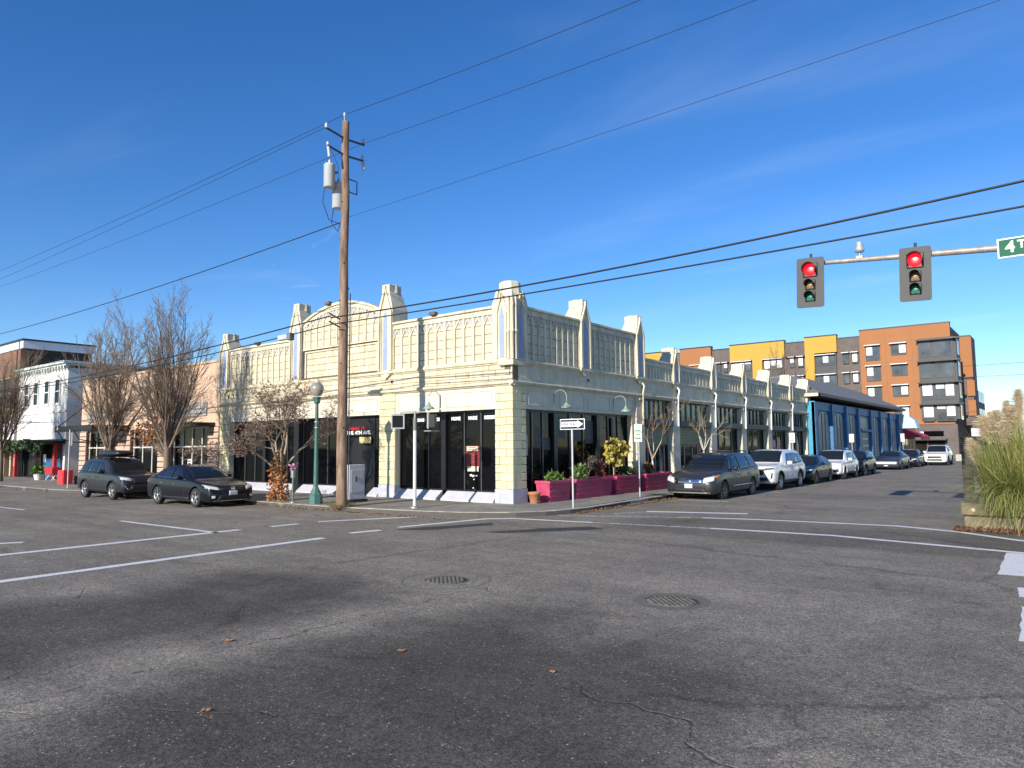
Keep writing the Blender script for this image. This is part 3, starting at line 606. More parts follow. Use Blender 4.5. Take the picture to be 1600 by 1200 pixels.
# corner tower: square with two lancets and clustered shafts on the corner
T=MB(); q=.78
T.add([(-q,-.10,4.78),(.10,-.10,4.78),(.10,q,4.78),(-q,q,4.78),(-q,-.10,6.72),(.10,-.10,6.72),(.10,q,6.72),(-q,q,6.72),(-.6,.02,7.2),(-.02,.02,7.2),(-.02,.6,7.2),(-.6,.6,7.2)],
  [(0,3,2,1),(0,1,5,4),(1,2,6,5),(2,3,7,6),(3,0,4,7),(4,5,9,8),(5,6,10,9),(6,7,11,10),(7,4,8,11),(8,9,10,11)]); T=T.build('corner_tower',TERRA2,CB,bevel=.03)
MB().lathe([(.40,7.0),(.40,7.1),(.385,7.15),(.37,7.48),(.33,7.53)],(-.31,.31,0),8,smooth=False).build('cap',TERRA2,T)
for face,sg in (('S',-1),('E',1)):
    a=sg*.36; mb=MB(); lw=.1
    fprism(mb,face,[(a-lw,4.86),(a+lw,4.86),(a+lw,6.3),(a+lw*.55,6.5),(a,6.7),(a-lw*.55,6.5),(a-lw,6.3)],.098,.107); mb.build('lancet_panel',LAV,T)
    mb=MB()
    for s in (-1,1):
        fbox(mb,face,a+s*.17,a+s*.23,.1,.15,4.86,6.4); fprism(mb,face,[(a+s*.30,6.4),(a+s*.17,6.4),(a+s*.02,6.9),(a+s*.02,7.1)],.09,.15)
    fprism(mb,face,[(sg*.80,6.72),(sg*.80,6.55),(sg*.62,6.75),(sg*.52,7.2),(sg*.60,7.2)],-.2,.09)
    o=mb.build('gable_moulding',TERRA2,T); bm=bmesh.new(); bm.from_mesh(o.data); bmesh.ops.recalc_face_normals(bm,faces=bm.faces); bm.to_mesh(o.data); bm.free()
for x,y in ((.10,-.10),(-.05,-.13),(.13,.05)):
    MB().lathe([(.06,4.8),(.055,4.86),(.05,5.7),(.07,5.72),(.07,5.8),(.05,5.82),(.05,6.6),(.07,6.7),(.02,7.0)],(x,y,0),8).build('corner_shaft',TERRA2,T)
MB().box(-.5,.16,-.16,.5,4.6,4.78).build('corbel',TERRA2,T,bevel=.03)
# gooseneck lamps (things of their own, fixed to the building)
GOOSE=mat('sage_green_enamel',(.25,.33,.24),.35,var=.15,vs=8)
def goose(face,a,label):
    g=fm(face); t=thing('gooseneck_lamp',label,'wall lamp',g(a,0,3.3),'gooseneck lamps over the shop windows')
    path=[g(a,-.03,3.3),g(a,.02,3.3)]+[g(a,.30-.28*math.cos(th),3.62+.26*math.sin(th)) for th in np.linspace(0,math.pi,12)]+[g(a,.58,3.45)]
    path=[g(a,-.03,3.3),g(a,.02,3.32)]+path[2:]
    MB().tube(path,.016,6).build('arm',GOOSE,t); c=g(a,.58,3.2)
    MB().lathe([(.2,.02),(.205,.05),(.17,.1),(.08,.15),(.045,.24),(.02,.27)],c,18).build('shade',GOOSE,t); MB().lathe([(.05,-.03),(.06,.0),(.05,.05)],c,10).build('bulb',WHITEP,t)
goose('S',-3.35,'green gooseneck lamp over the lettered shop window'); goose('E',2.4,'green gooseneck lamp nearest the corner on the shaded side wall'); goose('E',6.7,'green gooseneck lamp beside the tall shaded pinnacle, further from the corner')
# small floodlights on the parapet
def flood(x,y,z,label):
    t=thing('floodlight',label,'floodlight',(x,y,z),'floodlights on the parapet')
    MB().box(x-.04,x+.04,y-.03,y+.03,z-.05,z+.06).build('bracket',MULL,t); MB().box(x-.15,x+.15,y-.16,y+.05,z-.02,z+.11).build('housing',mat('weathered_housing',(.14,.11,.09),.6,var=.3),t,bevel=.03)
flood(-3.55,-.1,6.72,'small floodlight on the parapet nearest the corner'); flood(-9.75,-.1,7.93,'small floodlight on top of the arched gable'); flood(-15.0,-.1,6.72,'small floodlight on the parapet left of the arched gable')
# ---------------- neighbouring buildings on the left ----------------
def gmap(face,off):   # face plane at offset: 'S' -> y=off outward -Y ; 'E' -> x=off outward +X
    return (lambda a,d,z:(a,off-d,z)) if face=='S' else (lambda a,d,z:(off+d,a,z))
def gbox(name,m,parent,face,off,a0,a1,d0,d1,z0,z1,bevel=0):
    g=gmap(face,off); p=g(a0,d0,z0); q=g(a1,d1,z1); return MB().box(p[0],q[0],p[1],q[1],z0,z1).build(name,m,parent,bevel)
def window(parent,face,off,a0,a1,z0,z1,fm_,gl,cols=1,sash=False,fw=.06,blind=None,d=0.02,shelf=None):
    Wn=gbox('window',gl,parent,face,off,a0,a1,d-.03,d,z0,z1); g=gmap(face,off)
    bars=[(a0,a1,z0,z0+fw),(a0,a1,z1-fw,z1),(a0,a0+fw,z0+fw,z1-fw),(a1-fw,a1,z0+fw,z1-fw)]
    for k in range(1,cols): c=a0+(a1-a0)*k/cols; bars.append((c-fw/2,c+fw/2,z0+fw,z1-fw))
    if sash: c=(z0+z1)/2; bars.append((a0+fw,a1-fw,c-fw*.5,c+fw*.5))
    mb=MB()
    for q0,q1,r0,r1 in bars: p=g(q0,d,r0); q=g(q1,d+.05,r1); mb.box(p[0],q[0],p[1],q[1],r0,r1)
    mb.build('frame',fm_,Wn)
    if blind:
        for k,bz in enumerate(blind):
            if bz: gbox('blind',BLIND,Wn,face,off,a0+(a1-a0)*k/len(blind)+fw*.8,a0+(a1-a0)*(k+1)/len(blind)-fw*.8,d+.002,d+.008,z1-fw-(z1-z0-2*fw)*bz,z1-fw)
    if shelf: gbox('sun_shelf',shelf,Wn,face,off,a0-.1,a1+.1,d,d+.55,z1+.05,z1+.16)
    return Wn
BLIND=mat('white_roller_blind',(.72,.72,.7),.7,var=.05)
PEACH=mat('peach_stucco',(.55,.38,.27),.8,var=.15,vs=2,bump=.2,bs=30)
PEACHB=mat('peach_band_block',(.56,.39,.3),.75,var=.16,vs=3,rand=.12,coord='World',stain=.3)
BROWNB=mat('brown_groove',(.17,.1,.07),.8)
WSTUC=mat('white_painted_brick',(.7,.69,.65),.7,var=.14,vs=2.2,bump=.3,bs=25,streak=3)
BRICK=mat('brown_brick',(.2,.105,.06),.8,var=.35,vs=7,bump=.3,bs=40)
TAN=mat('tan_sandstone',(.5,.36,.2),.8,var=.15)
RED=mat('red_paint',(.5,.02,.03),.5,var=.15,vs=4); BLUEP=mat('blue_panel',(.03,.1,.2),.6,var=.2)
PB=thing('peach_shop_building','low peach stucco shop building with banded piers behind the bare trees','building',(-27,4,0))
MB().box(-35,-18.45,.5,14,-.1,5.9).build('wall',BLACKP,PB)
MB().box(-35,-18.45,.0,.5,3.0,6.2).build('facade',PEACH,PB,bevel=.02)
MB().box(-35.05,-18.45,-.06,.55,6.2,6.32).build('coping',TAN,PB)
MB().box(-26.0,-24.8,-.1,-.002,2.9,6.0).build('central_pilaster',mat('pale_peach_stucco',(.6,.43,.31),.8,var=.1),PB)
for a0,a1 in ((-35,-34.1),(-29.75,-28.0),(-24.6,-23.3),(-19.4,-18.45)):
    P=MB().box(a0,a1,.03,.5,-.1,3.0).build('banded_pier',BROWNB,PB)
    for k in range(10): MB().box(a0-.02,a1+.02,-.05,.03,.02+k*.3,.02+k*.3+.245).build('band_block',PEACHB,P,bevel=.012)
for a0,a1,c in ((-34.1,-29.75,4),(-28,-24.6,3),(-23.3,-19.4,4)):
    window(PB,'S',.25,a0,a1,.1,3.0,mat('pale_shop_frame',(.55,.53,.5),.5),GLASS,cols=c,fw=.08)
    MB().box(a0,a1,.15,.22,1.95,2.03).build('transom_bar',mat('pale_shop_frame',(0,0,0)),PB)
MB().box(-22.6,-19.6,-.07,-.003,3.55,4.25).build('sign_board',mat('grey_sign',(.35,.34,.33),.6,var=.3),PB,bevel=.01); MB().box(-34.0,-31.3,-.07,-.003,3.6,4.15).build('sign_board',mat('grey_sign',(0,0,0)),PB)
MB().box(-23.4,-18.8,-1.3,-.0,3.0,3.18).build('canopy',FRAME,PB); MB().box(-33.9,-28.1,-1.0,0,3.05,3.2).build('canopy',FRAME,PB)
mb=MB(); mb.box(-21.75,-21.35,.17,.18,.75,1.35).build('window_sticker',WHITEP,PB)
for k in range(4): MB().box(-21.68,-21.42,.16,.169,.82+k*.13,.89+k*.13).build('sticker_mark',FRAME,PB)
# alley fence between the two
af=thing('alley_fence','rusty brown board fence closing the alley beside the white building','fence',(-36.2,1.2,0))
MB().box(-37.5,-35,1.25,1.35,0,5.2).build('back_panel',mat('rusty_wall',(.09,.06,.045),.8,var=.4),af)
for k in range(10): MB().box(-37.48+k*.248,-37.48+k*.248+.235,1.2,1.249,0,4.4+.1*(k%3)).build('board',mat('rusty_board',(.1,.065,.045),.8,var=.3,rand=.2),af)
WB=thing('white_building','white painted two storey building with bracketed cornice and four narrow windows','building',(-42,5,0))
MB().box(-46.5,-37.5,.02,15,2.55,7.35).build('wall',WSTUC,WB); MB().box(-46.5,-37.52,.8,15,-.1,2.55).build('shop_recess',BLACKP,WB); MB().box(-37.9,-37.5,.03,14,-.1,2.55).build('side_wall',WSTUC,WB)
C=MB(); C.box(-46.6,-37.3,-.35,15,7.62,7.8); C.box(-46.55,-37.4,-.2,15,7.5,7.62); C=C.build('cornice',mat('pale_green_cornice',(.55,.6,.57),.6,var=.1),WB,bevel=.02)
for k in range(19): MB().box(-46.45+k*.49,-46.27+k*.49,-.28,.015,7.28,7.5).build('bracket',MATS['pale_green_cornice'],C)
for a in (-45.2,-43.4,-41.4,-39.5):
    w=window(WB,'S',.02,a,a+.85,5.0,6.7,WHITEP,GLASS,1,True,.07); MB().box(a-.08,a+.93,-.06,.018,4.9,5.0).build('sill',WHITEP,w); MB().box(a-.06,a+.91,-.04,.018,6.7,6.8).build('lintel',WHITEP,w)
MB().box(-46.5,-37.5,-.05,.0,4.4,4.52).build('string_course',WSTUC,WB); MB().box(-46.5,-37.5,-.06,.0,2.5,2.62).build('string_course',FRAME,WB)
for x in (-45.1,-37.9): MB().box(x-.13,x+.13,-.5,-.3,0,2.4).build('red_column',RED,WB,bevel=.02)
MB().box(-41.9,-38.6,.3,.36,0,1.3).build('blue_stall_riser',BLUEP,WB); MB().box(-44.6,-42.4,.3,.35,.2,2.3).build('shop_window',GLASS2,WB)
MB().box(-38.9,-37.9,.1,.16,1.95,2.75).build('red_sign',mat('dark_red_sign',(.25,.01,.03),.6),WB)
text('column_lettering','ANTIQUES',.17,WHL,WB,Matrix.Translation((-45.1,-.51,1.2))@FACE_S@Matrix.Rotation(R(90),4,'Z'),sx=1.1)
BB=thing('brown_brick_building','tall brown brick building at the left edge with dark windows and white fascia','building',(-53,6,0))
MB().box(-60,-46.55,.0,.6,2.5,9.4).build('facade',BRICK,BB); MB().box(-60,-46.6,.6,4.9,-.1,9.5).build('side_wall',mat('painted_shade_wall',(.03,.026,.025),.9,var=.3),BB)  # the side wall's shade is put into its near-black colour
MB().box(-60.2,-46.4,.1,5.0,9.5,10.08).build('roof_fascia',mat('white_metal_fascia',(.6,.62,.66),.5,var=.06),BB); MB().box(-60.3,-46.3,0,5.1,10.08,10.2).build('roof_edge',FRAME,BB)
MB().box(-60,-46.6,-.04,0.0,4.3,5.0).build('tan_band',TAN,BB); MB().box(-60,-46.7,-.12,0,2.5,4.3).build('white_fascia',mat('white_fascia',(.72,.68,.67),.6,var=.08),BB)
for a in (-48.0,-49.9,-51.8,-53.7): window(BB,'S',.0,a-1.5,a,5.0,7.4,TAN,GLASS,1,True,.08)
text('fascia_lettering','S',1.3,mat('pink_lettering',(.6,.15,.25),.6),BB,Matrix.Translation((-50.2,-.125,3.4))@FACE_S)
MB().box(-60,-46.7,.5,.6,-.1,2.5).build('shop_recess',BLACKP,BB)
for x,m in ((-48.3,TAN),(-49.5,WHITEP),(-46.9,TAN)): MB().box(x-.14,x+.14,-.2,.1,0,2.5).build('shop_pillar',m,BB)
# garlanded shop canopy
LEAFM=mat('garland_green',(.06,.1,.035),.6,var=.4,rand=.2)
def leafcloud(mb,pts,size,mi=0,n=1,up=.3,asp=.45):
    for p in pts:
        for _ in range(n):
            d=Vector(rng.normal(size=3)); d.z+=up; d.normalize(); s=d.cross(Vector(rng.normal(size=3))).normalized()*size*asp; l=size*rng.uniform(.7,1.3); p=Vector(p)
            mb.add([p-s*.1,p+d*l*.5+s,p+d*l,p+d*l*.5-s],[(0,1,2,3)],mi)
cn=thing('shop_canopy','flat dark shop canopy with evergreen garland under the white facade','canopy',(-44,-.8,2.3))
MB().box(-51,-37.4,-1.4,0,2.28,2.5).build('canopy_slab',FRAME,cn)
mb=MB(); pts=[]
for k in range(1500):
    x=rng.uniform(-51,-37.4); sag=.25*abs(math.sin(x*1.1)); pts.append((x+rng.normal()*.05,-1.45+rng.normal()*.12,2.35-sag+rng.normal()*.13))
leafcloud(mb,pts,.2,0,2); tag(mb.build('garland',LEAFM,cn),kind='stuff')
for x in (-49.5,-44.8,-40.2): MB().tube([(x,-1.3,2.5),(x-.6,-.02,4.2)],.025,5).build('tie_rod',WHITEP,cn)
c2=thing('black_canopy','black metal canopy hung on tie rods beside the bare trees','canopy',(-31.5,-1,3))
MB().box(-33.6,-28.3,-2,-.02,3.0,3.28).build('canopy_slab',FRAME,c2,bevel=.02)
for k in range(16): MB().box(-33.5+k*.33,-33.32+k*.33,-2.02,-1.99,2.93,3.0).build('scallop',FRAME,c2)
for x in (-33.3,-29.0): MB().tube([(x,-1.9,3.28),(x-.2,-.02,4.9)],.03,5).build('tie_rod',FRAME,c2)
for x in (-33.4,-31.0,-28.6):
    MB().tube([(x,-1.9,3.0),(x,-1.6,2.5),(x,-.9,2.35),(x,-.05,2.3)],.03,5).build('curved_bracket',FRAME,c2)
text('canopy_mark','31',.2,WHL,c2,Matrix.Translation((-33.1,-2.012,3.14))@FACE_S)
# things outside the shop
sb=thing('market_stand','red market stand with white trestle on the pavement','stand',(-36.6,-.9,0))
MB().box(-37.2,-36.0,-1.2,-.6,.35,.75).build('box',RED,sb,bevel=.02); 
for x in (-37.1,-36.1): MB().tube([(x-.2,-1.1,ZS),(x,-.9,.36),(x+.2,-.7,ZS)],.025,5).build('trestle_leg',WHITEP,sb)
MB().box(-37.1,-36.1,-1.1,-.7,.75,.8).build('top_board',RED,sb)
rb=thing('red_chest','bright red chest with two drawers beside the dark bench','chest',(-30.1,-2.6,0))
MB().box(-30.5,-29.7,-2.8,-2.3,ZS,.75).build('carcass',mat('bright_red',(.62,.04,.05),.5),rb,bevel=.02)
for k in range(2): MB().box(-30.45,-29.75,-2.83,-2.801,.05+.34*k,.35+.34*k).build('drawer',mat('bright_red',(0,0,0)),rb,bevel=.01)
bn=thing('dark_bench','black slatted bench on the pavement behind the parked grey car','bench',(-27.6,-2.4,0))
for k in range(4): MB().box(-29.2,-26.2,-2.5+.13*k,-2.4+.13*k,.42,.46).build('seat_slat',FRAME,bn)
for k in range(4): MB().box(-29.2,-26.2,-2.0,-1.96,.52+.13*k,.62+.13*k).build('back_slat',FRAME,bn)
for x in (-29,-26.4): MB().box(x-.04,x+.04,-2.5,-2.0,ZS,.42).build('leg',FRAME,bn); MB().box(x-.03,x+.03,-1.96,-1.92,ZS,1.05).build('back_post',FRAME,bn)
wb=thing('potted_cabbage_plant','leafy green plant in a leaning white tub outside the shop','potted plant',(-38.2,-1.2,0))
MB().lathe([(.2,ZS),(.3,.3),(.33,.34)],(-38.2,-1.2,0),14).build('tub',WHITEP,wb)
mb=MB(); leafcloud(mb,[Vector((-38.2,-1.2,.55))+Vector(rng.normal(size=3))*.14 for _ in range(60)],.3,0,1,.4,.5); mb.build('foliage',mat('bright_leaf',(.12,.22,.04),.5,var=.3),wb)
sp_=thing('wall_sign','small white notice on a post outside the dark shop','sign',(-38.4,-.8,0)); MB().tube([(-38.4,-.8,ZS),(-38.4,-.8,1.2)],.02,6).build('post',FRAME,sp_); MB().box(-38.6,-38.2,-.84,-.81,1.1,1.6).build('panel',WHITEP,sp_)
# ---------------- blue building ----------------
BLUE=mat('deep_blue_paint',(.028,.14,.31),.5,var=.2,vs=2,bump=.1,bs=20); SUNBLUE=mat('sunlit_blue_paint',(.03,.26,.4),.55,var=.15)
PAPER=mat('papered_window',(.2,.18,.15),.35,var=.4,vs=1.3,c2=(.1,.095,.085))
SHING=mat('grey_shingle',(.17,.17,.175),.85,var=.25,vs=3,bump=.3,bs=40); MAROON=mat('maroon_fascia',(.09,.02,.02),.5)
BL=thing('blue_building','low deep blue building with tall arched papered windows and grey hip roof','building',(-6,50,0))
MB().box(-14,.3,34.3,65.2,-.1,4.9).build('wall',BLUE,BL)
MB().box(-2,.52,34.0,34.28,-.1,4.9).build('end_wall',SUNBLUE,BL)  # sunlit end: the sun is put into this brighter blue
EX=1.1; e=[(EX,33.4),(EX,66.2),(-15,66.2),(-15,33.4)]; tq=[(-2.6,40.5),(-2.6,61),(-10,61),(-10,40.5)]
MB().add([(x,y,5.42) for x,y in e]+[(x,y,7.35) for x,y in tq],[(0,1,5,4),(1,2,6,5),(2,3,7,6),(3,0,4,7),(4,5,6,7),(3,2,1,0)]).build('roof',SHING,BL)
rf=MB(); rf.box(EX-.12,EX,33.38,66.22,5.2,5.42); rf.box(-15,EX-.12,66.1,66.22,5.2,5.42); rf.build('roof_fascia',MAROON,BL); MB().box(-15,EX-.001,33.38,33.5,5.2,5.42).build('roof_fascia',mat('cream_fascia',(.62,.5,.36),.6),BL)
MB().box(-14.5,EX-.13,33.6,66,5.18,5.24).build('soffit',mat('dark_soffit',(.05,.04,.035),.8),BL)
MB().box(.3,.42,34.3,65.2,4.3,4.9).build('frieze_panel',BLUE,BL)
WS=[(35.25,38.4),(39.5,42.85),(43.7,47.0),(47.9,51.9),(52.65,56.0),(56.9,60.5),(61.2,64.6)]
edges=[34.3]+[ (WS[i][1]+WS[i+1][0])/2 for i in range(6)]+[65.2]
for y in edges: MB().box(.3,.56,y-.3,y+.3,-.1,4.85).build('pilaster',BLUE,BL,bevel=.02); MB().box(.3,.6,y-.35,y+.35,-.1,.7).build('pilaster_base',BLUE,BL)
for i,(y0,y1) in enumerate(WS):
    y0+=.25;y1-=.25; mb=MB(); g=gmap('E',.3)
    if i!=3:
        poly=[(y0,.8),(y1,.8),(y1,3.7)]+[((y0+y1)/2+(y1-y0)/2*math.cos(t),3.7+.5*math.sin(t)) for t in np.linspace(.3,math.pi-.3,8)]+[(y0,3.7)]
        mb.prism(poly,lambda a,z:g(a,0,z),lambda a,z:g(a,.05,z)); w=mb.build('window',PAPER,BL)
        for k in (1,2): MB().box(.35,.38,y0+(y1-y0)*k/3-.03,y0+(y1-y0)*k/3+.03,.8,4.1).build('glazing_bar',BLUE,w)
        for z in (1.7,2.9): MB().box(.35,.375,y0,y1,z-.02,z+.02).build('glazing_bar',BLUE,w)
        MB().box(.3,.5,y0-.1,y1+.1,.6,.8).build('sill',BLUE,w)
    else:
        w=MB().box(.3,.36,y0,y1,3.1,4.1).build('window',PAPER,BL); d=MB().box(.3,.4,y0+.3,y1-.3,0,2.8).build('door',mat('dark_blue_door',(.015,.03,.06),.4),BL)
        for z in (1.0,1.6,2.2): MB().box(.4,.42,y0+.7,y1-.7,z,z+.12).build('door_stripe',WHITEP,d)
        MB().box(.3,.6,y0-.1,y1+.1,2.9,3.08).build('door_hood',BLUE,BL)
aw=thing('silver_awning','curved silver blue awning at the far end of the blue building','awning',(1.2,66,3.4))
MB().prism([(.6,3.4),(2.2,3.4),(2.0,4.2),(1.4,4.75),(.6,4.95)],lambda x,z:(x,65.3,z),lambda x,z:(x,67.3,z)).build('canvas',mat('silver_blue_canvas',(.4,.5,.6),.35,var=.15),aw)
ra=thing('red_awning','small red awning over the shop door beyond the blue building','awning',(1.5,70,2.6))
MB().prism([(.2,2.5),(1.9,2.5),(1.7,2.75),(.2,3.45)],lambda x,z:(x,69.5,z),lambda x,z:(x,75.5,z)).build('canvas',mat('red_canvas',(.5,.03,.06),.6),ra); MB().box(1.86,1.9,69.6,75.4,2.2,2.5).build('valance',MATS['red_canvas'],ra)
gs=thing('grey_shop','small grey shop with glass front beyond the blue building','building',(-5,72,0)); MB().box(-12,.2,67.6,77,-.1,3.7).build('wall',mat('grey_render',(.2,.19,.18),.8),gs)
for k in range(4): MB().box(.2,.26,68.2+k*2.1,70.0+k*2.1,.4,2.3).build('window',GLASS2,gs)
# ---------------- apartment block ----------------
ORNG=mat('orange_panel',(.31,.125,.042),.75,var=.05,vs=.4); YELL=mat('yellow_panel',(.46,.27,.035),.7,var=.05,vs=.4); GBR=mat('grey_brown_brick',(.125,.1,.09),.85,var=.2,vs=1.2); DKP=mat('charcoal_panel',(.05,.05,.052),.6,var=.1); SHELF=mat('white_metal_shelf',(.6,.62,.64),.4)
WFR=mat('dark_bronze_frame',(.035,.03,.028),.5); WGL=mat('apartment_glass',(.08,.09,.1),.06,var=.5,vs=.6)
AP=thing('apartment_block','large five storey apartment block in orange, yellow and brown brick beyond the street','apartment block',(-18,95,0)); AY=90
MB().box(-62,2.6,AY+.1,AY+22,-1,16.9).build('wall',GBR,AP)
MB().box(-62,2.7,AY+.05,AY+22,16.9,17.05).build('roof_edge',FRAME,AP)
ROWS=[15.35-2.86*k for k in range(4)]
def apw(a0,a1,zt,h=2.05,cols=2,blind=None,d=.45): window(AP,'S',AY,a0,a1,zt-h,zt,WFR,WGL,cols,False,.09,blind,d,SHELF)
def block(name,m,a0,a1,z0,z1,d=.4): o=gbox(name,m,AP,'S',AY,a0,a1,-.5,d,z0,z1); gbox('parapet_cap',FRAME,o,'S',AY,a0-.05,a1+.05,-.5,d+.06,z1,z1+.16); return o
block('yellow_bay',YELL,-48,-38.1,13,17.3); block('orange_bay',ORNG,-35.1,-29.8,14.2,17.45); gbox('orange_bay_pier',ORNG,AP,'S',AY,-35.1,-33.6,-.5,.4,4,14.2)
block('yellow_bay',YELL,-26.7,-18.35,14.85,17.3); gbox('yellow_pier',YELL,AP,'S',AY,-23.2,-21.7,-.5,.4,4,14.85)
block('yellow_bay',YELL,-15.4,-11.0,15.0,17.4); gbox('yellow_pier',YELL,AP,'S',AY,-15.4,-14.1,-.5,.4,4,15.0)
block('orange_bay',ORNG,-7.95,3.0,4.3,17.65)
for zi,z in enumerate(ROWS):
    for a0,a1,b in ((-33.3,-30.2,(.9,.9,.5)),(-26.5,-23.4,(0,.8,.2)),(-21.5,-18.7,(.9,.6,.9)),(-13.9,-11.3,(.0,.7,0)),(-46,-42,(.5,.5,0))):
        gbox('charcoal_panel',DKP,AP,'S',AY,a0-.15,a1+.15,-.3,.2,z-2.85,z+.0) if zi else gbox('charcoal_panel',DKP,AP,'S',AY,a0-.15,a1+.15,-.3,.2,z-2.85,z-.5)
        apw(a0,a1,z-.75,1.5,3,b if zi%2==0 else b[::-1],.22)
    for a0,a1,b in ((-29,-28.3,(0,)),(-27.9,-27.2,(.5,)),(-17.7,-17.0,(.5,)),(-16.5,-15.7,(.9,)),(-10.3,-9.5,(0,)),(-9.1,-8.3,(.9,))): apw(a0,a1,z-.7,1.45,1,b,.12)
    apw(-7.2,-5.4,z,2.05,2,(.62,0) if zi<3 else (0,0)); apw(-4.05,-2.15,z,1.5,2,(.0,.85) if zi!=1 else None)
    MB().box(-28.9,-27,AY-.5,AY+.1,z-.62,z-.5).build('dark_shelf',FRAME,AP); MB().box(-18.2,-15.5,AY-.5,AY+.1,z-.62,z-.5).build('dark_shelf',FRAME,AP)
for zi,z in enumerate(ROWS):
    gbox('panel_joint',BROWNB,AP,'S',AY,-7.95,-.8,.4,.404,z+.42,z+.45)
for a in (-4.7,-1.5): gbox('panel_joint',BROWNB,AP,'S',AY,a,a+.03,.4,.404,4.3,17.6)
# charcoal corner bay
gbox('corner_bay',DKP,AP,'S',AY,-.75,3.35,-.5,.75,4.9,15.75); MB().box(3.0,3.6,AY-.6,AY+3.5,4.9,15.7).build('corner_bay_return',DKP,AP)
for zi,z in enumerate(ROWS):
    apw(-.55,.75,z,2.1,1,(.0,) if zi<2 else (.75,),.77); apw(1.0,3.2,z,2.1,2,((0,0),(0,0),(.3,.8),(.2,.7))[zi],.77); MB().box(-.9,4.1,AY-1.5,AY-.7,z+.06,z+.2).build('sun_shelf',FRAME,AP)
    w=MB().box(3.6,3.64,AY+.2,AY+2.8,z-1.9,z).build('side_window',WGL,AP)
gbox('brick_base',GBR,AP,'S',AY,-7.9,3.2,-.4,.3,-1,4.28)
gbox('base_cornice',DKP,AP,'S',AY,-5.6,2.0,.3,1.6,2.2,2.4); gbox('clerestory_window',GLASS,AP,'S',AY,-4.6,1.6,.3,.34,2.7,3.4); gbox('white_sign',WHITEP,AP,'S',AY,-1.8,-.7,.34,.4,2.7,3.35)
for a0,a1 in ((-7.6,-6.0),(-4.5,-2.6),(-2.4,-.4),(-.2,1.7)): gbox('shop_window',GLASS2,AP,'S',AY,a0,a1,.3,.36,-.1,2.1)
# side return of the block, shade put into the side wall's dark colour
MB().box(2.6,3.0,AY+.2,AY+10,-1,17.2).build('side_wall',mat('shade_darkened_wall',(.11,.05,.03),.8,var=.2),AP)
MB().box(2.5,4.3,AY+10,AY+16,4.3,17.1).build('side_wing',GBR,AP); MB().box(3.0,4.4,AY+9.7,AY+9.99,11.0,16.8).build('orange_fin',ORNG,AP); 
for z in (5.6,8.4): MB().box(3.6,4.5,AY+9.7,AY+9.99,z,z+2.2).build('orange_fin',ORNG,AP)
MB().box(2.4,4.2,AY+17,AY+27,-1,9.6).build('rear_wing',GBR,AP)
for k in range(4):
    for z in (2.5,5.2,7.9): MB().box(4.2,4.25,AY+17.5+k*2.3,AY+19+k*2.3,z,z+1.7).build('window',WGL,AP)
# far edge: low structures and trees beyond the grass planter
cp=thing('carport','pale flat roofed carport behind the pampas grass','carport',(13,36,0))
MB().box(9.8,20,34,39,2.25,2.75).build('roof',mat('pale_metal_roof',(.55,.55,.57),.5),cp)
for x in (10.2,14.5,19.5):
    for y in (34.4,38.6): MB().box(x-.08,x+.08,y-.08,y+.08,ZR,2.25).build('post',mat('dark_timber',(.06,.05,.04),.8),cp)
lot=tag(MB().add([(12.5,.3,ZR+.003),(60,.3,ZR+.003),(60,72,ZR+.003),(11.2,72,ZR+.003),(11.2,24,ZR+.003),(12.3,9,ZR+.003)],[(0,1,2,3,4,5)]).build('gravel_lot',mat('gravel_lot',(.12,.115,.1),.95,var=.4,vs=2.5,bump=.6,bs=30,c2=(.075,.08,.05))),kind='structure')
kw=thing('low_wall','long low pale concrete wall at the far end of the street','wall',(8,74,0)); MB().box(4.5,30,74,74.4,ZR,.55).build('wall',mat('pale_concrete',(.4,.38,.34),.8,var=.15),kw)
# ---------------- vehicles ----------------
def pchip(xs,ys,x):
    xs=np.array(xs,float);ys=np.array(ys,float);h=np.diff(xs);d=np.diff(ys)/h;m=np.zeros(len(xs))
    for i in range(1,len(xs)-1): m[i]=0 if d[i-1]*d[i]<=0 else 2*d[i-1]*d[i]/(d[i-1]+d[i])
    m[0]=d[0];m[-1]=d[-1]; i=np.clip(np.searchsorted(xs,x)-1,0,len(xs)-2); t=(x-xs[i])/h[i]
    return (2*t**3-3*t**2+1)*ys[i]+(t**3-2*t**2+t)*h[i]*m[i]+(-2*t**3+3*t**2)*ys[i+1]+(t**3-t**2)*h[i]*m[i+1]
CGL=mat('car_glass',(.012,.015,.018),.02,var=.1,spec=.6); TYRE=mat('tyre_rubber',(.018,.018,.018),.8,var=.2,vs=20); ALLOY=mat('silver_alloy',(.42,.42,.43),.3,metal=.8,var=.1); DALLOY=mat('dark_alloy',(.12,.12,.125),.35,metal=.7,var=.1)
CHROME=mat('chrome',(.65,.65,.66),.12,metal=1,var=.05); HLM=mat('headlamp_lens',(.55,.55,.53),.08,var=.3,vs=20,coat=.6); BPL=mat('black_plastic',(.015,.015,.016),.55,var=.2); ARCH=mat('wheel_arch_liner',(.008,.008,.008),.9); PLATE=mat('number_plate',(.6,.6,.62),.5,var=.12,vs=25); TAIL=mat('red_tail_lamp',(.3,.01,.01),.15,coat=.5); AMBER=mat('amber_lens',(.6,.2,.03),.2); CABIN=mat('cabin_trim',(.03,.03,.03),.8); SILVP=mat('silver_paint_trim',(.4,.4,.4),.35,metal=.5)
def carpaint(name,c,metal=.4,rough=.32): return mat(name,c,rough,metal=metal,var=.06,vs=2,coat=.8 if c[0]>.3 else .35,spec=.5 if c[0]>.3 else .25)
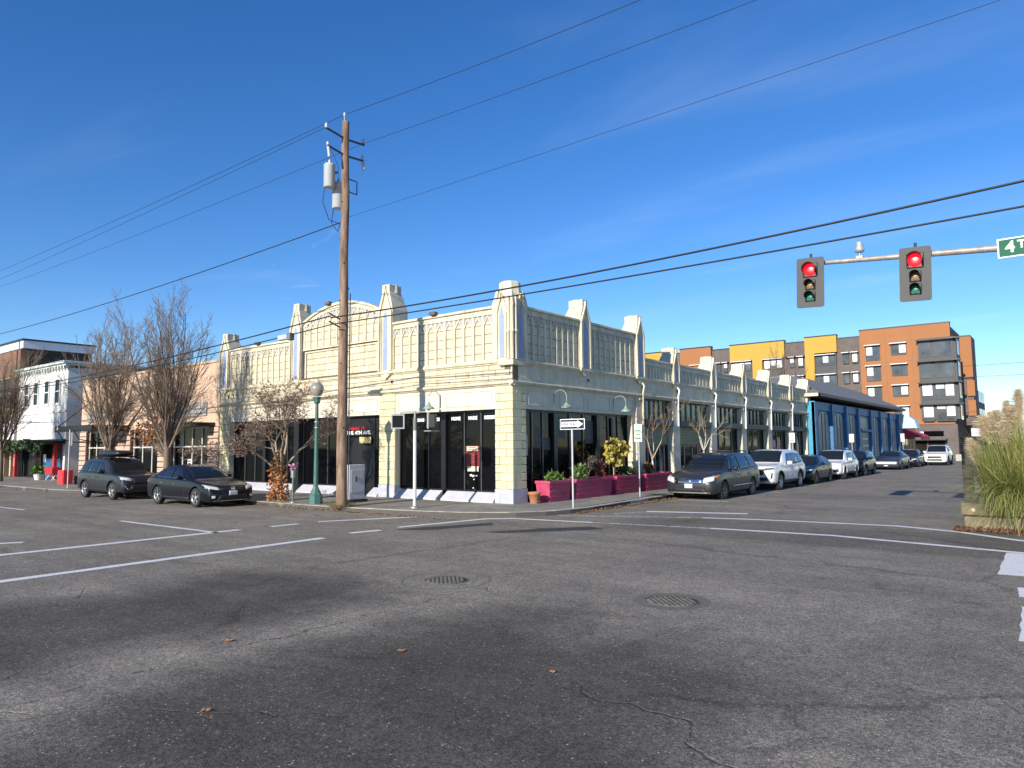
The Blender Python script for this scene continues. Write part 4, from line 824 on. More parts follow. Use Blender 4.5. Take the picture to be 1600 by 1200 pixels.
class Car:
    def __init__(s,name,label,sp):
        s.sp=sp; s.root=thing(name,label,sp.get('cat','car'),(0,0,0),sp.get('group','cars parked along the kerbs')); s.L=sp['L']; s.W=sp['W']/2
        L=s.L; t=sp['top']; b=sp['belt']
        s.fx=sp.get('plan',[(0,.70),(.03,.80),(.10,.90),(.25,.965),(.6,.995),(1.2,1),(L*.6,1),(L-.7,.985),(L-.25,.94),(L-.06,.86),(L,.78)])
        s.zb=sp.get('bot',[(0,.34),(.06,.24),(.5,.2),(L-.5,.22),(L-.1,.3),(L,.42)])
        s.top=t; s.belt=b; s.rw=sp['rw']
    def P(s,arr,x): return float(pchip([a for a,_ in arr],[b for _,b in arr],min(max(x,arr[0][0]),arr[-1][0])))
    def sec(s,x):
        w=s.W*s.P(s.fx,x); zb=s.P(s.zb,x); zt=s.P(s.top,x); zs=min(s.P(s.belt,x),zt-.045); wr=min(w*.97,s.P(s.rw,x)*s.W); k=min(1,(zt-zs)/.35); H=zs-zb
        wg=w*.945 if k>.5 else w*.95
        return [(0,zb),(w*.55,zb),(w*.86,zb+.01),(w*.96,zb+.07),(w*.985,zb+.2*H),(w*1.0,zb+.45*H),(w*.992,zb+.68*H),(w*.985,zb+.84*H),(w*.97,zs-.012),(wg,zs+.012*k),
                (wg+(wr-wg)*.5+.012*k,zs+(zt-.09*k-zs)*.5),(wr,zt-.085*k),(wr*.95,zt-.042*k),(wr*.82,zt-.018*k),(wr*.45,zt-.004),(0,zt)]
    def half(s,x,z):
        p=s.sec(x)
        if z<p[2][1] or z>p[-1][1]: return -1
        for (y0,z0),(y1,z1) in zip(p[2:],p[3:]):
            if z0<=z<=z1 or z1<=z<=z0: return y0+(y1-y0)*((z-z0)/(z1-z0) if abs(z1-z0)>1e-6 else 0)
        return p[-1][0]
    def frontx(s,y,z,rear=False):
        for i in range(420):
            x=i*.0035; xx=s.L-x if rear else x
            if s.half(xx,z)>=abs(y): return xx
        return s.L-.9 if rear else .9
    def body(s,paint):
        L=s.L; xs=sorted(set([0,.012,.03,.055,.09,.13]+list(np.linspace(.18,L-.2,66))+[L-.15,L-.1,L-.06,L-.03,L-.012,L])); n=16; vs=[];fs=[]
        for x in xs:
            p=s.sec(x); full=p+[(-y,z) for y,z in p[-2:0:-1]]; vs+=[(x-L/2,y,z) for y,z in full]
        N_=len(full)
        for i in range(len(xs)-1):
            for j in range(N_): fs.append((i*N_+j,i*N_+(j+1)%N_,(i+1)*N_+(j+1)%N_,(i+1)*N_+j))
        fs+= [tuple(range(N_))[::-1],tuple(range((len(xs)-1)*N_,len(xs)*N_))]
        mb=MB(); mb.add(vs,fs,0,True); o=mb.build('body',[paint,ARCH],s.root)
        bm=bmesh.new(); bm.from_mesh(o.data); bmesh.ops.recalc_face_normals(bm,faces=bm.faces); bm.to_mesh(o.data); bm.free()
        cut=MB(); r=s.sp['wr']+.055
        for xw in s.sp['axles']:
            for sd in (-1,1):
                nn=28; y0,y1=sd*(s.W+.2),sd*(s.W-.34); cx=xw-L/2; cz=s.sp['wr']+.01
                v=[(cx+r*math.cos(2*math.pi*k/nn),y,cz+r*math.sin(2*math.pi*k/nn)) for y in (y0,y1) for k in range(nn)]
                cut.add(v,[(k,(k+1)%nn,nn+(k+1)%nn,nn+k) for k in range(nn)]+[tuple(range(nn))[::-1],tuple(range(nn,2*nn))])
        cm=cut.mesh('cut',[paint,ARCH])
        for pl in cm.polygons: pl.material_index=1
        bm=bmesh.new(); bm.from_mesh(cm); bmesh.ops.recalc_face_normals(bm,faces=bm.faces); bm.to_mesh(cm); bm.free()
        c=bpy.data.objects.new('cutter',cm); col.objects.link(c)
        m=o.modifiers.new('b','BOOLEAN'); m.operation='DIFFERENCE'; m.object=c; m.solver='EXACT'; m.material_mode='INDEX'
        bpy.context.view_layer.update(); me=bpy.data.meshes.new_from_object(o.evaluated_get(bpy.context.evaluated_depsgraph_get())); o.modifiers.clear(); old=o.data; o.data=me; me.name='body'; bpy.data.objects.remove(c); bpy.data.meshes.remove(old); bpy.data.meshes.remove(cm)
        for pl in me.polygons: pl.use_smooth=True
        me.set_sharp_from_angle(angle=R(32)); s.bodyo=o; return o
    def grid(s,name,m,pts,parent=None,thick=None):
        nu,nv=len(pts),len(pts[0]); vs=[(p[0]-s.L/2,p[1],p[2]) for r in pts for p in r]; fs=[(i*nv+j,i*nv+j+1,(i+1)*nv+j+1,(i+1)*nv+j) for i in range(nu-1) for j in range(nv-1)]
        mb=MB(); mb.add(vs,fs,0,True); o=mb.build(name,m,parent or s.root); so=o.modifiers.new('s','SOLIDIFY'); so.thickness=thick or .012; so.offset=0; return o
    def sidepatch(s,name,m,quad,off=.006,sides=(-1,1),nu=10,nv=5,parent=None,thick=.012):
        """quad: four (x,z) corners, lower-left, lower-right, upper-right, upper-left"""
        for sd in sides:
            pts=[]
            for i in range(nu+1):
                u=i/nu; row=[]
                for j in range(nv+1):
                    v=j/nv; a=[quad[0][k]*(1-u)+quad[1][k]*u for k in (0,1)]; b=[quad[3][k]*(1-u)+quad[2][k]*u for k in (0,1)]; x=a[0]*(1-v)+b[0]*v; z=a[1]*(1-v)+b[1]*v
                    z=min(z,s.P(s.top,x)-.02); row.append((x,sd*(max(.05,s.half(x,z))+off),z))
                pts.append(row)
            s.grid(name,m,pts,parent,thick)
    def facepatch(s,name,m,quad,off=.008,rear=False,mirror=False,nu=8,nv=4,thick=.014):
        """quad: four (y,z) corners seen on the front or rear face"""
        for sd in ((-1,1) if mirror else (1,)):
            pts=[]
            for i in range(nu+1):
                u=i/nu; row=[]
                for j in range(nv+1):
                    v=j/nv; a=[quad[0][k]*(1-u)+quad[1][k]*u for k in (0,1)]; b=[quad[3][k]*(1-u)+quad[2][k]*u for k in (0,1)]; y=a[0]*(1-v)+b[0]*v; z=a[1]*(1-v)+b[1]*v
                    x=s.frontx(y,z,rear); row.append((x+(off if rear else -off),sd*y,z))
                pts.append(row)
            s.grid(name,m,pts,None,thick)
    def screen(s,name,x0,x1,marg=.07):
        pts=[]
        for i in range(13):
            x=x0+(x1-x0)*i/12; p=s.sec(x); e=p[11]; e2=p[12]; row=[]; 
            for j in range(13):
                t=-1+2*j/12; y=t*(e[0]-marg+.02); ay=abs(y); c=p[11:]
                z=c[-1][1]
                for (ya,za),(yb,zb) in zip(c,c[1:]):
                    if yb<=ay<=ya: z=za+(zb-za)*((ya-ay)/(ya-yb) if ya>yb else 0)
                row.append((x,y,z+.008))
            pts.append(row)
        s.grid(name,CGL,pts)
    def wheels(s,rim,spokes=5,wide=.215):
        r=s.sp['wr']; rr=r*.68; first=None
        for xw in s.sp['axles']:
            for sd in (-1,1):
                y=sd*(s.W-.012); w=wide
                if first is None:
                    T=MB(); prof=[(rr*1.0,w*.42),(r*.9,w*.5),(r*.985,w*.40),(r,w*.25),(r,-w*.25),(r*.985,-w*.4),(r*.9,-w*.5),(rr*1.0,-w*.42)]
                    n=32; vs=[(q*math.cos(2*math.pi*j/n),yy,q*math.sin(2*math.pi*j/n)) for q,yy in prof for j in range(n)]; T.add(vs,[(i*n+j,i*n+(j+1)%n,(i+1)*n+(j+1)%n,(i+1)*n+j) for i in range(len(prof)-1) for j in range(n)],0,True); tm=T.mesh('tyre',TYRE)
                    Rm=MB(); vs=[(q*math.cos(2*math.pi*j/n),yy,q*math.sin(2*math.pi*j/n)) for q,yy in ((rr*1.01,-w*.42),(rr*.9,-w*.1),(rr*.88,w*.3),(rr*.94,w*.4),(rr*1.01,w*.42)) for j in range(n)]; Rm.add(vs,[(i*n+j,i*n+(j+1)%n,(i+1)*n+(j+1)%n,(i+1)*n+j) for i in range(4) for j in range(n)],0,True)
                    Rm.add([(rr*.9*math.cos(2*math.pi*j/n),-w*.05,rr*.9*math.sin(2*math.pi*j/n)) for j in range(n)],[tuple(range(n))],1)
                    for k in range(spokes):
                        a=2*math.pi*k/spokes+.3; ca,sa=math.cos(a),math.sin(a); px,pz=-sa,ca
                        for s0,s1,wi,wo in ((.12,.95,.085,.13),):
                            q=[(rr*s0,-wi),(rr*s1,-wo),(rr*s1,wo),(rr*s0,wi)]
                            for y0 in (w*.34,):
                                v=[(ca*d+px*e*rr*1.6,y0-(.0 if d<rr*.5 else -.01),sa*d+pz*e*rr*1.6) for d,e in q]+[(ca*d+px*e*rr*1.2,y0-.09,sa*d+pz*e*rr*1.2) for d,e in q]
                                Rm.add(v,[(0,1,2,3),(0,4,5,1),(1,5,6,2),(2,6,7,3),(3,7,4,0)])
                    vs=[(q*math.cos(2*math.pi*j/12),yy,q*math.sin(2*math.pi*j/12)) for q,yy in ((rr*.2,w*.1),(rr*.2,w*.36),(rr*.12,w*.42)) for j in range(12)]; Rm.add(vs,[(i*12+j,i*12+(j+1)%12,(i+1)*12+(j+1)%12,(i+1)*12+j) for i in range(2) for j in range(12)]+[tuple(range(24,36))])
                    rm=Rm.mesh('rim',[rim,ARCH]); first=(tm,rm)
                for me in first:
                    bm=None
                wh=bpy.data.objects.new('wheel',first[0]); wh.name='wheel'
                wh.matrix_basis=Matrix.Translation((xw-s.L/2,y-sd*w*.5,r))@Matrix.Rotation(0 if sd>0 else math.pi,4,'Z'); link(wh,s.root)
                ro=bpy.data.objects.new('rim',first[1]); col.objects.link(ro); ro.parent=wh
    def mirrors(s,x,z,paint,size=.11):
        for sd in (-1,1):
            y=s.half(x,z-.02)*sd; c=(x-s.L/2,y+sd*.13,z+.03); mb=MB()
            mb.lathe([(.3,-.5),(.8,-.42),(1,-.1),(1,.2),(.8,.45),(.3,.5)],(0,0,0),12); mb.v=[(c[0]+a*size*.75,c[1]+b*size*1.05,c[2]+d*size*1.45) for a,b,d in mb.v]; o=mb.build('wing_mirror',paint,s.root)
            MB().box(c[0]+size*.5,c[0]+size*.86,c[1]-size*.7,c[1]+size*.7,c[2]-size*.45,c[2]+size*.45).build('mirror_glass',CGL,o); MB().tube([(c[0],y-sd*.02,z-.03),(c[0],c[1],z)],.025,6).build('mirror_stalk',BPL,o)
    def common(s,paint,seams,zh,plate=True):
        for x in seams:
            z0=s.P(s.zb,x)+.12; z1=s.P(s.belt,x); s.sidepatch('door_seam',BPL,[(x-.006,z0),(x+.006,z0),(x+.006,z1),(x-.006,z1)],.0015,nu=1,nv=10,thick=.004)
        for x in seams[1:]: s.sidepatch('door_handle',s.sp.get('handle',paint),[(x-.30,zh),(x-.1,zh+.01),(x-.1,zh+.04),(x-.30,zh+.03)],.018,nu=4,nv=1,thick=.025)
        a,b=s.sp['axles']; s.sidepatch('sill_trim',BPL,[(a+s.sp['wr']+.1,.24),(b-s.sp['wr']-.1,.24),(b-s.sp['wr']-.1,.34),(a+s.sp['wr']+.1,.34)],.006,nu=10,nv=2)
        MB().box(.4-s.L/2,s.L/2-.4,-s.W+.36,s.W-.36,.16,.3).build('underbody',ARCH,s.root)
    def place(s,x,y,rz,z=ZR): s.root.location=(x,y,z); s.root.rotation_euler=(0,0,rz)
def windows(c,spec):
    for q in spec: c.sidepatch('side_window',CGL,q,.007,nu=14,nv=6,thick=.008)
# car front points to local -x.  facing -Y (right street): rz=+90deg.  facing +X (left street): rz=180deg
# 1 grey minivan
MV=carpaint('grey_metallic_paint',(.045,.045,.05),.45,.32)
c=Car('minivan','grey minivan with chrome grille and roof rails, nearest car on the side street',dict(L=5.15,W=2.01,wr=.345,axles=(1.02,4.02),cat='minivan',
 top=[(0,.66),(.05,.80),(.25,.93),(.7,1.04),(1.2,1.10),(1.75,1.45),(2.25,1.66),(2.9,1.73),(3.8,1.72),(4.6,1.66),(4.95,1.50),(5.1,1.1),(5.15,.7)],
 belt=[(0,.6),(.3,.86),(1.2,1.0),(2.2,1.02),(4.4,1.08),(5.15,1.08)],rw=[(0,.66),(1.1,.84),(1.5,.80),(2.2,.72),(4.5,.70),(5.15,.62)]))
c.body(MV); c.screen('windscreen',1.25,2.2); c.screen('rear_window',4.72,4.97); windows(c,[[(1.72,1.06),(2.62,1.06),(2.62,1.56),(2.3,1.58)],[(2.72,1.07),(3.72,1.09),(3.72,1.60),(2.72,1.58)],[(3.82,1.10),(4.68,1.14),(4.5,1.57),(3.82,1.6)]])
c.sidepatch('front_quarter_glass',CGL,[(1.55,1.06),(1.66,1.06),(2.1,1.5),(2.0,1.47)],.007,nu=3,nv=4)
c.facepatch('grille',CHROME,[(-.52,.60),(.52,.60),(.56,.80),(-.56,.80)],.012); 
for k in range(3): c.facepatch('grille_slot',BPL,[(-.48,.62+.06*k),(.48,.62+.06*k),(.48,.645+.06*k),(-.48,.645+.06*k)],.018)
c.facepatch('badge',CHROME,[(-.07,.66),(.07,.66),(.09,.77),(-.09,.77)],.03); c.facepatch('headlamp',HLM,[(.56,.62),(.93,.72),(.92,.90),(.58,.82)],.012,mirror=True); c.sidepatch('indicator_lens',AMBER,[(.3,.80),(.62,.88),(.6,.93),(.3,.9)],.008,nu=4,nv=2)
c.facepatch('number_plate',PLATE,[(-.155,.44),(.155,.44),(.155,.6),(-.155,.6)],.022); c.facepatch('lower_intake',BPL,[(-.7,.30),(.7,.30),(.62,.42),(-.62,.42)],.008); c.facepatch('bumper_lip',SILVP,[(-.8,.255),(.8,.255),(.8,.29),(-.8,.29)],.012)
c.facepatch('tail_lamp',TAIL,[(.72,.8),(.86,.8),(.8,1.3),(.68,1.3)],.01,rear=True,mirror=True)
c.sidepatch('chrome_strip',CHROME,[(1.8,.46),(4.0,.47),(4.0,.5),(1.8,.49)],.01,nu=8,nv=1,thick=.012); c.sidepatch('chrome_beltline',CHROME,[(1.7,1.035),(4.7,1.11),(4.7,1.125),(1.7,1.05)],.006,nu=14,nv=1,thick=.006)
for sd in (-1,1): MB().tube([(2.4-5.15/2,sd*.62,1.70),(2.6-5.15/2,sd*.62,1.79),(4.2-5.15/2,sd*.61,1.78),(4.4-5.15/2,sd*.6,1.69)],.022,6).build('roof_rail',BPL,c.root)
for x in (2.9,3.9): MB().box(x-5.15/2-.03,x-5.15/2+.03,-.62,.62,1.775,1.80).build('cross_bar',BPL,c.root)
c.wheels(DALLOY,7); c.mirrors(1.95,1.1,MV); c.common(MV,(1.72,2.7,3.78),.86); c.place(3.42,8.75,R(90))
# 2 white large SUV
WH=carpaint('white_paint_coat',(.72,.72,.71),0,.3)
def suv(name,label,L,W,H,paint,rim,bl=1.08,ax=(.95,3.85),wr=.385,hood=1.12,front='pilot',group=None,spokes=5,cat='SUV'):
    s=H/1.8; k=L/5.0
    c=Car(name,label,dict(L=L,W=W,wr=wr,axles=ax,cat=cat,
     top=[(0,.78*s),(.04,.95*s),(.15,hood*.94),(.5,hood*.985),(1.2*k,hood+.04),(1.38*k,hood+.08),(1.8*k,H*.87),(2.2*k,H*.965),(2.8*k,H),(4.0*k,H*.985),(4.55*k,H*.93),(4.83*k,H*.78),(4.95*k,bl),(L,.75*s)],
     belt=[(0,.7*s),(.2,hood*.9),(1.3*k,hood-.02),(2.2*k,bl),(4.2*k,bl+.03),(L,bl)],rw=[(0,.74),(1.2*k,.88),(1.5*k,.83),(2.3*k,.745),(4.4*k,.72),(L,.7)],
     bot=[(0,.42),(.06,.32),(.5,.27),(L-.5,.29),(L-.1,.38),(L,.5)],plan=[(0,.78),(.03,.86),(.10,.93),(.25,.98),(.6,1),(1.2,1),(L*.6,1),(L-.7,.985),(L-.25,.95),(L-.06,.88),(L,.82)]))
    c.body(paint); c.screen('windscreen',1.42*k,2.18*k); c.screen('rear_window',4.58*k,4.88*k); zt=H*.90
    windows(c,[[(1.85*k,bl+.05),(2.62*k,bl+.05),(2.62*k,zt),(2.35*k,zt-.0)],[(2.72*k,bl+.05),(3.55*k,bl+.06),(3.5*k,zt+.02),(2.72*k,zt+.01)],[(3.68*k,bl+.07),(4.45*k,bl+.12),(4.3*k,zt-.03),(3.62*k,zt+.01)]])
    c.wheels(rim,spokes); c.mirrors(1.98*k,bl+.07,paint,.12); c.common(paint,(1.8*k,2.67*k,3.6*k),bl-.16)
    c.sidepatch('lower_cladding',BPL,[(ax[0]+wr+.06,.3),(ax[1]-wr-.06,.3),(ax[1]-wr-.06,.44),(ax[0]+wr+.06,.44)],.012,nu=10,nv=2)
    # arch trims
    for xa in ax:
        for sd in (-1,1):
            path=[]
            for t in np.linspace(-.1,math.pi+.1,15):
                x=xa+(wr+.07)*math.cos(t); z=max(.3,wr+.01+(wr+.07)*math.sin(t)); path.append((x-L/2,sd*(c.half(x,z)+.004),z))
            MB().tube(path,.028,5).build('arch_trim',BPL if front!='x3' else paint,c.root)
    return c
c=suv('sport_utility_vehicle','white boxy three row SUV parked behind the grey minivan',5.05,1.99,1.80,WH,ALLOY)
c.facepatch('grille',BPL,[(-.5,.68),(.5,.68),(.56,.94),(-.56,.94)],.012)
for k in range(3): c.facepatch('grille_bar',FRAME,[(-.46,.73+.07*k),(.46,.73+.07*k),(.46,.745+.07*k),(-.46,.745+.07*k)],.02)
c.facepatch('headlamp',mat('dark_headlamp',(.1,.1,.1),.1,coat=.5),[(.56,.88),(.93,.93),(.93,1.0),(.56,.97)],.012,mirror=True); c.facepatch('lower_intake',BPL,[(-.72,.44),(.72,.44),(.66,.58),(-.66,.58)],.01); c.facepatch('skid_plate',SILVP,[(-.55,.37),(.55,.37),(.6,.43),(-.6,.43)],.014); c.facepatch('fog_lamp',HLM,[(.68,.5),(.84,.5),(.82,.58),(.68,.58)],.02,mirror=True); c.facepatch('bumper_slot',BPL,[(.82,.55),(.88,.55),(.9,.78),(.86,.78)],.012,mirror=True); c.facepatch('tail_lamp',TAIL,[(.7,.95),(.86,.95),(.84,1.2),(.7,1.2)],.01,rear=True,mirror=True)
c.place(3.42,15.35,R(90))
# sedan family
def sedan(name,label,L,W,H,paint,rim,ax=(.95,3.72),wr=.335,hood=.92,bl=.93,deck=1.05,spokes=5,chrome=True,hatch=False,group=None):
    k=L/4.8; d=deck
    rear=[(3.55*k,H*.945),(4.0*k,H*.83),(4.3*k,d+.03),(4.65*k,d),(4.76*k,d-.06),(L,.62)] if not hatch else [(3.5*k,H*.965),(4.1*k,H*.86),(4.5*k,H*.70),(4.72*k,d),(L,.62)]
    c=Car(name,label,dict(L=L,W=W,wr=wr,axles=ax,cat='car',handle=CHROME if chrome else paint,
     top=[(0,.56),(.04,.66),(.2,.76),(.6,hood*.93),(1.25*k,hood+.02),(1.42*k,hood+.07),(1.9*k,H*.86),(2.3*k,H*.965),(2.8*k,H),(3.2*k,H*.99)]+rear,
     belt=[(0,.5),(.2,.7),(.7,hood*.88),(1.4*k,hood-.01),(2.2*k,bl),(3.6*k,bl+.04),(4.2*k,bl+.06),(L,bl)],rw=[(0,.66),(1.2*k,.86),(1.55*k,.80),(2.3*k,.70),(3.3*k,.69),(4.2*k,.78),(L,.72)],
     bot=[(0,.3),(.06,.2),(.5,.17),(L-.5,.19),(L-.1,.28),(L,.4)]))
    c.body(paint); c.screen('windscreen',1.46*k,2.26*k); c.screen('rear_window',3.58*k if not hatch else 3.7*k,4.22*k if not hatch else 4.45*k); zt=H*.89
    windows(c,[[(1.82*k,bl+.045),(2.66*k,bl+.05),(2.66*k,zt+.0),(2.32*k,zt)],[(2.76*k,bl+.05),(3.5*k,bl+.08),(3.42*k,zt-.0),(2.76*k,zt+.005)],[(3.56*k,bl+.1),(3.86*k,bl+.12),(3.62*k,zt-.06),(3.5*k,zt-.03)]])
    c.wheels(rim,spokes); c.mirrors(1.95*k,bl+.06,paint,.1); c.common(paint,(1.72*k,2.71*k,3.6*k),bl-.14)
    if chrome: c.sidepatch('chrome_beltline',CHROME,[(1.75*k,bl+.02),(3.95*k,bl+.09),(3.95*k,bl+.105),(1.75*k,bl+.035)],.008,nu=12,nv=1,thick=.008)
    return c
BLK=carpaint('black_metallic_paint',(.006,.007,.012),.1,.25)
c=sedan('sedan','black sedan with silver five spoke wheels parked under the small bushy tree',4.81,1.82,1.47,BLK,ALLOY,ax=(.96,3.74),wr=.335)
c.facepatch('headlamp',HLM,[(.5,.60),(.87,.67),(.86,.80),(.52,.70)],.012,mirror=True); c.facepatch('grille',BPL,[(-.42,.58),(.42,.58),(.48,.68),(-.48,.68)],.01); c.facepatch('badge',CHROME,[(-.08,.6),(.08,.6),(.08,.70),(-.08,.70)],.025); c.facepatch('lower_intake',BPL,[(-.6,.26),(.6,.26),(.5,.44),(-.5,.44)],.01); c.facepatch('number_plate',PLATE,[(-.155,.42),(.155,.42),(.155,.57),(-.155,.57)],.024); c.facepatch('fog_lamp',HLM,[(.66,.33),(.76,.33),(.76,.42),(.66,.42)],.012,mirror=True); c.facepatch('chrome_lip',CHROME,[(-.7,.23),(.7,.23),(.7,.245),(-.7,.245)],.012)
c.facepatch('tail_lamp',TAIL,[(.55,.78),(.84,.78),(.82,.92),(.55,.92)],.01,rear=True,mirror=True)
c.place(-11.1,-4.92,R(180))
# dark grey SUV with roof box
FG=carpaint('dark_grey_metallic_paint',(.035,.038,.045),.4,.32)
c=suv('sport_utility_vehicle','dark grey SUV carrying a black roof box, parked behind the black sedan',4.64,1.82,1.70,FG,ALLOY,bl=1.04,ax=(.92,3.59),wr=.36,hood=1.03,front='for')
c.facepatch('grille',BPL,[(-.42,.66),(.42,.66),(.5,.88),(-.5,.88)],.012); c.facepatch('headlamp',HLM,[(.5,.76),(.87,.84),(.86,.96),(.52,.88)],.012,mirror=True); c.facepatch('lower_intake',BPL,[(-.6,.40),(.6,.40),(.5,.6),(-.5,.6)],.01); c.facepatch('chrome_fang',CHROME,[(.6,.42),(.66,.42),(.8,.6),(.76,.6)],.02,mirror=True)
c.facepatch('tail_lamp',TAIL,[(.6,.88),(.84,.88),(.82,1.05),(.6,1.05)],.01,rear=True,mirror=True)
for sd in (-1,1): MB().tube([(1.9-2.32,sd*.6,1.63),(2.1-2.32,sd*.6,1.73),(3.7-2.32,sd*.59,1.72),(3.9-2.32,sd*.58,1.6)],.022,6).build('roof_rail',BPL,c.root)
for x in (2.3,3.3): MB().box(x-2.35,x-2.29,-.62,.62,1.72,1.76).build('cross_bar',BPL,c.root)
mb=MB(); prof=[(.0,.25,.05),(.12,.36,.13),(.5,.42,.2),(1.1,.43,.22),(1.65,.42,.21),(1.85,.36,.15),(1.9,.28,.06)]; vs=[];n=14
for x,w,h in prof:
    for j in range(n): t=2*math.pi*j/n; cx,sx_=math.cos(t),math.sin(t); vs.append((1.75-2.32+x,math.copysign(abs(cx)**.5,cx)*w,1.885+math.copysign(abs(sx_)**.6,sx_)*h*.62))
mb.add(vs,[(i*n+j,i*n+(j+1)%n,(i+1)*n+(j+1)%n,(i+1)*n+j) for i in range(len(prof)-1) for j in range(n)]+[tuple(range(n))[::-1],tuple(range(len(vs)-n,len(vs)))],0,True); mb.build('roof_box',mat('roof_box_plastic',(.02,.021,.028),.35,var=.1),c.root)
c.place(-17.65,-4.95,R(180))
# further cars on the side street
c=sedan('hatchback','small black hatchback between the two white SUVs',4.4,1.79,1.46,BLK,DALLOY,ax=(.88,3.55),wr=.325,bl=.92,deck=.98,hatch=True,chrome=False)
c.facepatch('headlamp',HLM,[(.55,.66),(.84,.70),(.84,.76),(.55,.72)],.012,mirror=True); c.facepatch('grille',BPL,[(-.4,.42),(.4,.42),(.5,.66),(-.5,.66)],.01); c.facepatch('number_plate',PLATE,[(-.15,.4),(.15,.4),(.15,.54),(-.15,.54)],.022); c.place(3.45,21.0,R(90))
c=suv('sport_utility_vehicle','white rounded SUV with twin kidney grille parked before the blue building',4.7,1.89,1.67,WH,DALLOY,bl=1.02,ax=(.9,3.72),wr=.36,hood=1.0,front='x3')
c.facepatch('grille',BPL,[(.03,.66),(.30,.66),(.32,.86),(.04,.86)],.012,mirror=True); c.facepatch('headlamp',HLM,[(.44,.76),(.84,.8),(.84,.9),(.44,.87)],.012,mirror=True); c.facepatch('side_intake',BPL,[(.5,.42),(.82,.46),(.78,.62),(.56,.58)],.012,mirror=True); c.facepatch('lower_intake',BPL,[(-.42,.42),(.42,.42),(.36,.56),(-.36,.56)],.01)
for sd in (-1,1): MB().tube([(1.9-2.35,sd*.6,1.6),(2.1-2.35,sd*.6,1.69),(3.7-2.35,sd*.6,1.68),(3.9-2.35,sd*.58,1.57)],.02,6).build('roof_rail',BPL,c.root)
c.place(3.5,26.5,R(90))
c=suv('compact_crossover','small black crossover with round front lamps beside the blue building',4.2,1.8,1.6,BLK,DALLOY,bl=1.0,ax=(.82,3.4),wr=.335,hood=.98,front='x3')
c.facepatch('round_headlamp',HLM,[(.42,.6),(.62,.6),(.62,.8),(.42,.8)],.014,mirror=True); c.facepatch('front_lamp_bar',HLM,[(.1,.64),(.3,.64),(.3,.78),(.1,.78)],.014,mirror=True); c.facepatch('white_badge',WHITEP,[(-.1,.4),(.1,.4),(.1,.55),(-.1,.55)],.02); c.place(3.5,31.9,R(90))
GS=carpaint('slate_grey_paint',(.05,.055,.07),.4,.3)
c=sedan('sedan','slate grey sedan with wide silver front bar by the blue building',4.9,1.92,1.43,GS,DALLOY,ax=(.95,3.85),wr=.35,chrome=False,deck=1.0)
c.facepatch('front_light_panel',mat('silver_front_panel',(.6,.6,.6),.3),[(-.72,.44),(.72,.44),(.76,.62),(-.76,.62)],.012); c.facepatch('number_plate',PLATE,[(-.15,.28),(.15,.28),(.15,.36),(-.15,.36)],.02); c.place(3.45,44.2,R(90))
c=sedan('sedan','dark car half hidden behind the slate grey sedan',4.6,1.82,1.5,BLK,DALLOY,chrome=False); c.facepatch('headlamp',HLM,[(.5,.6),(.84,.66),(.84,.76),(.5,.7)],.012,mirror=True); c.place(3.6,51.0,R(90))
c=suv('sport_utility_vehicle','white SUV with black windscreen driving towards the crossing at the street end',4.8,1.92,1.82,WH,DALLOY,bl=1.1,ax=(.95,3.75),wr=.4,hood=1.1,front='pilot',cat='SUV')
c.facepatch('grille',BPL,[(-.5,.66),(.5,.66),(.54,.84),(-.54,.84)],.012); c.facepatch('grille_bar',CHROME,[(-.45,.73),(.45,.73),(.45,.77),(-.45,.77)],.02); c.facepatch('headlamp',HLM,[(.58,.8),(.9,.8),(.9,.96),(.6,.94)],.012,mirror=True); c.facepatch('lower_intake',BPL,[(-.6,.44),(.6,.44),(.55,.58),(-.55,.58)],.01)
c.place(5.0,57.0,R(90))
# ---------------- street furniture ----------------
WOODP=mat('weathered_pole_wood',(.33,.22,.15),.85,var=.45,vs=9,bump=.8,bs=40,streak=6,c2=(.1,.06,.038),stain=.0)
GALV=mat('galvanised_steel',(.33,.33,.32),.5,metal=.4,var=.25,vs=6); TGREY=mat('transformer_grey',(.42,.44,.45),.45,var=.15,vs=4,streak=3); PORC=mat('grey_porcelain',(.45,.45,.45),.25); CABLE=mat('black_cable',(.012,.012,.012),.6)
PX,PYp=-4.07,-3.85
up_=thing('utility_pole','tall weathered wooden utility pole with two grey transformers at the kerb','utility pole',(PX,PYp,ZS),'wooden utility poles along the avenue')
def poleshaft(t,x,y,h):
    m=MB(); pts=[(x+.012*math.sin(k*1.3),y+.012*math.cos(k*1.7),ZS-.05+(h+.05)*k/14) for k in range(15)]; m.tube(pts,[.178-.058*k/14 for k in range(15)],18); return m.build('pole_shaft',WOODP,t)
poleshaft(up_,PX,PYp,12.95)
MB().tube([(PX,PYp-.1,12.6),(PX,PYp-.05,13.1)],.02,6).build('top_pin',GALV,up_); MB().lathe([(.03,0),(.06,.02),(.03,.06),(.06,.08),(.03,.13)],(PX,PYp-.05,13.08),10).build('top_insulator',PORC,up_)
for z,dy0,dy1,ins in ((12.3,-.85,.8,True),(11.72,-.75,.8,False)):
    a=MB().tube([(PX,PYp+dy0,z+.12),(PX,PYp,z),(PX,PYp+dy1,z+.06)],.035,6).build('crossarm',mat('dark_steel_arm',(.06,.055,.05),.6),up_)
    for dy in (dy0+.05,dy1-.05):
        if ins: MB().lathe([(.03,0),(.065,.03),(.035,.07),(.065,.1),(.03,.18)],(PX,PYp+dy,z+.1),10).build('insulator',PORC,a)
        else: MB().tube([(PX-.05,PYp+dy,z+.25),(PX+.05,PYp+dy,z-.28)],.05,8).build('fuse_cutout',PORC,a)
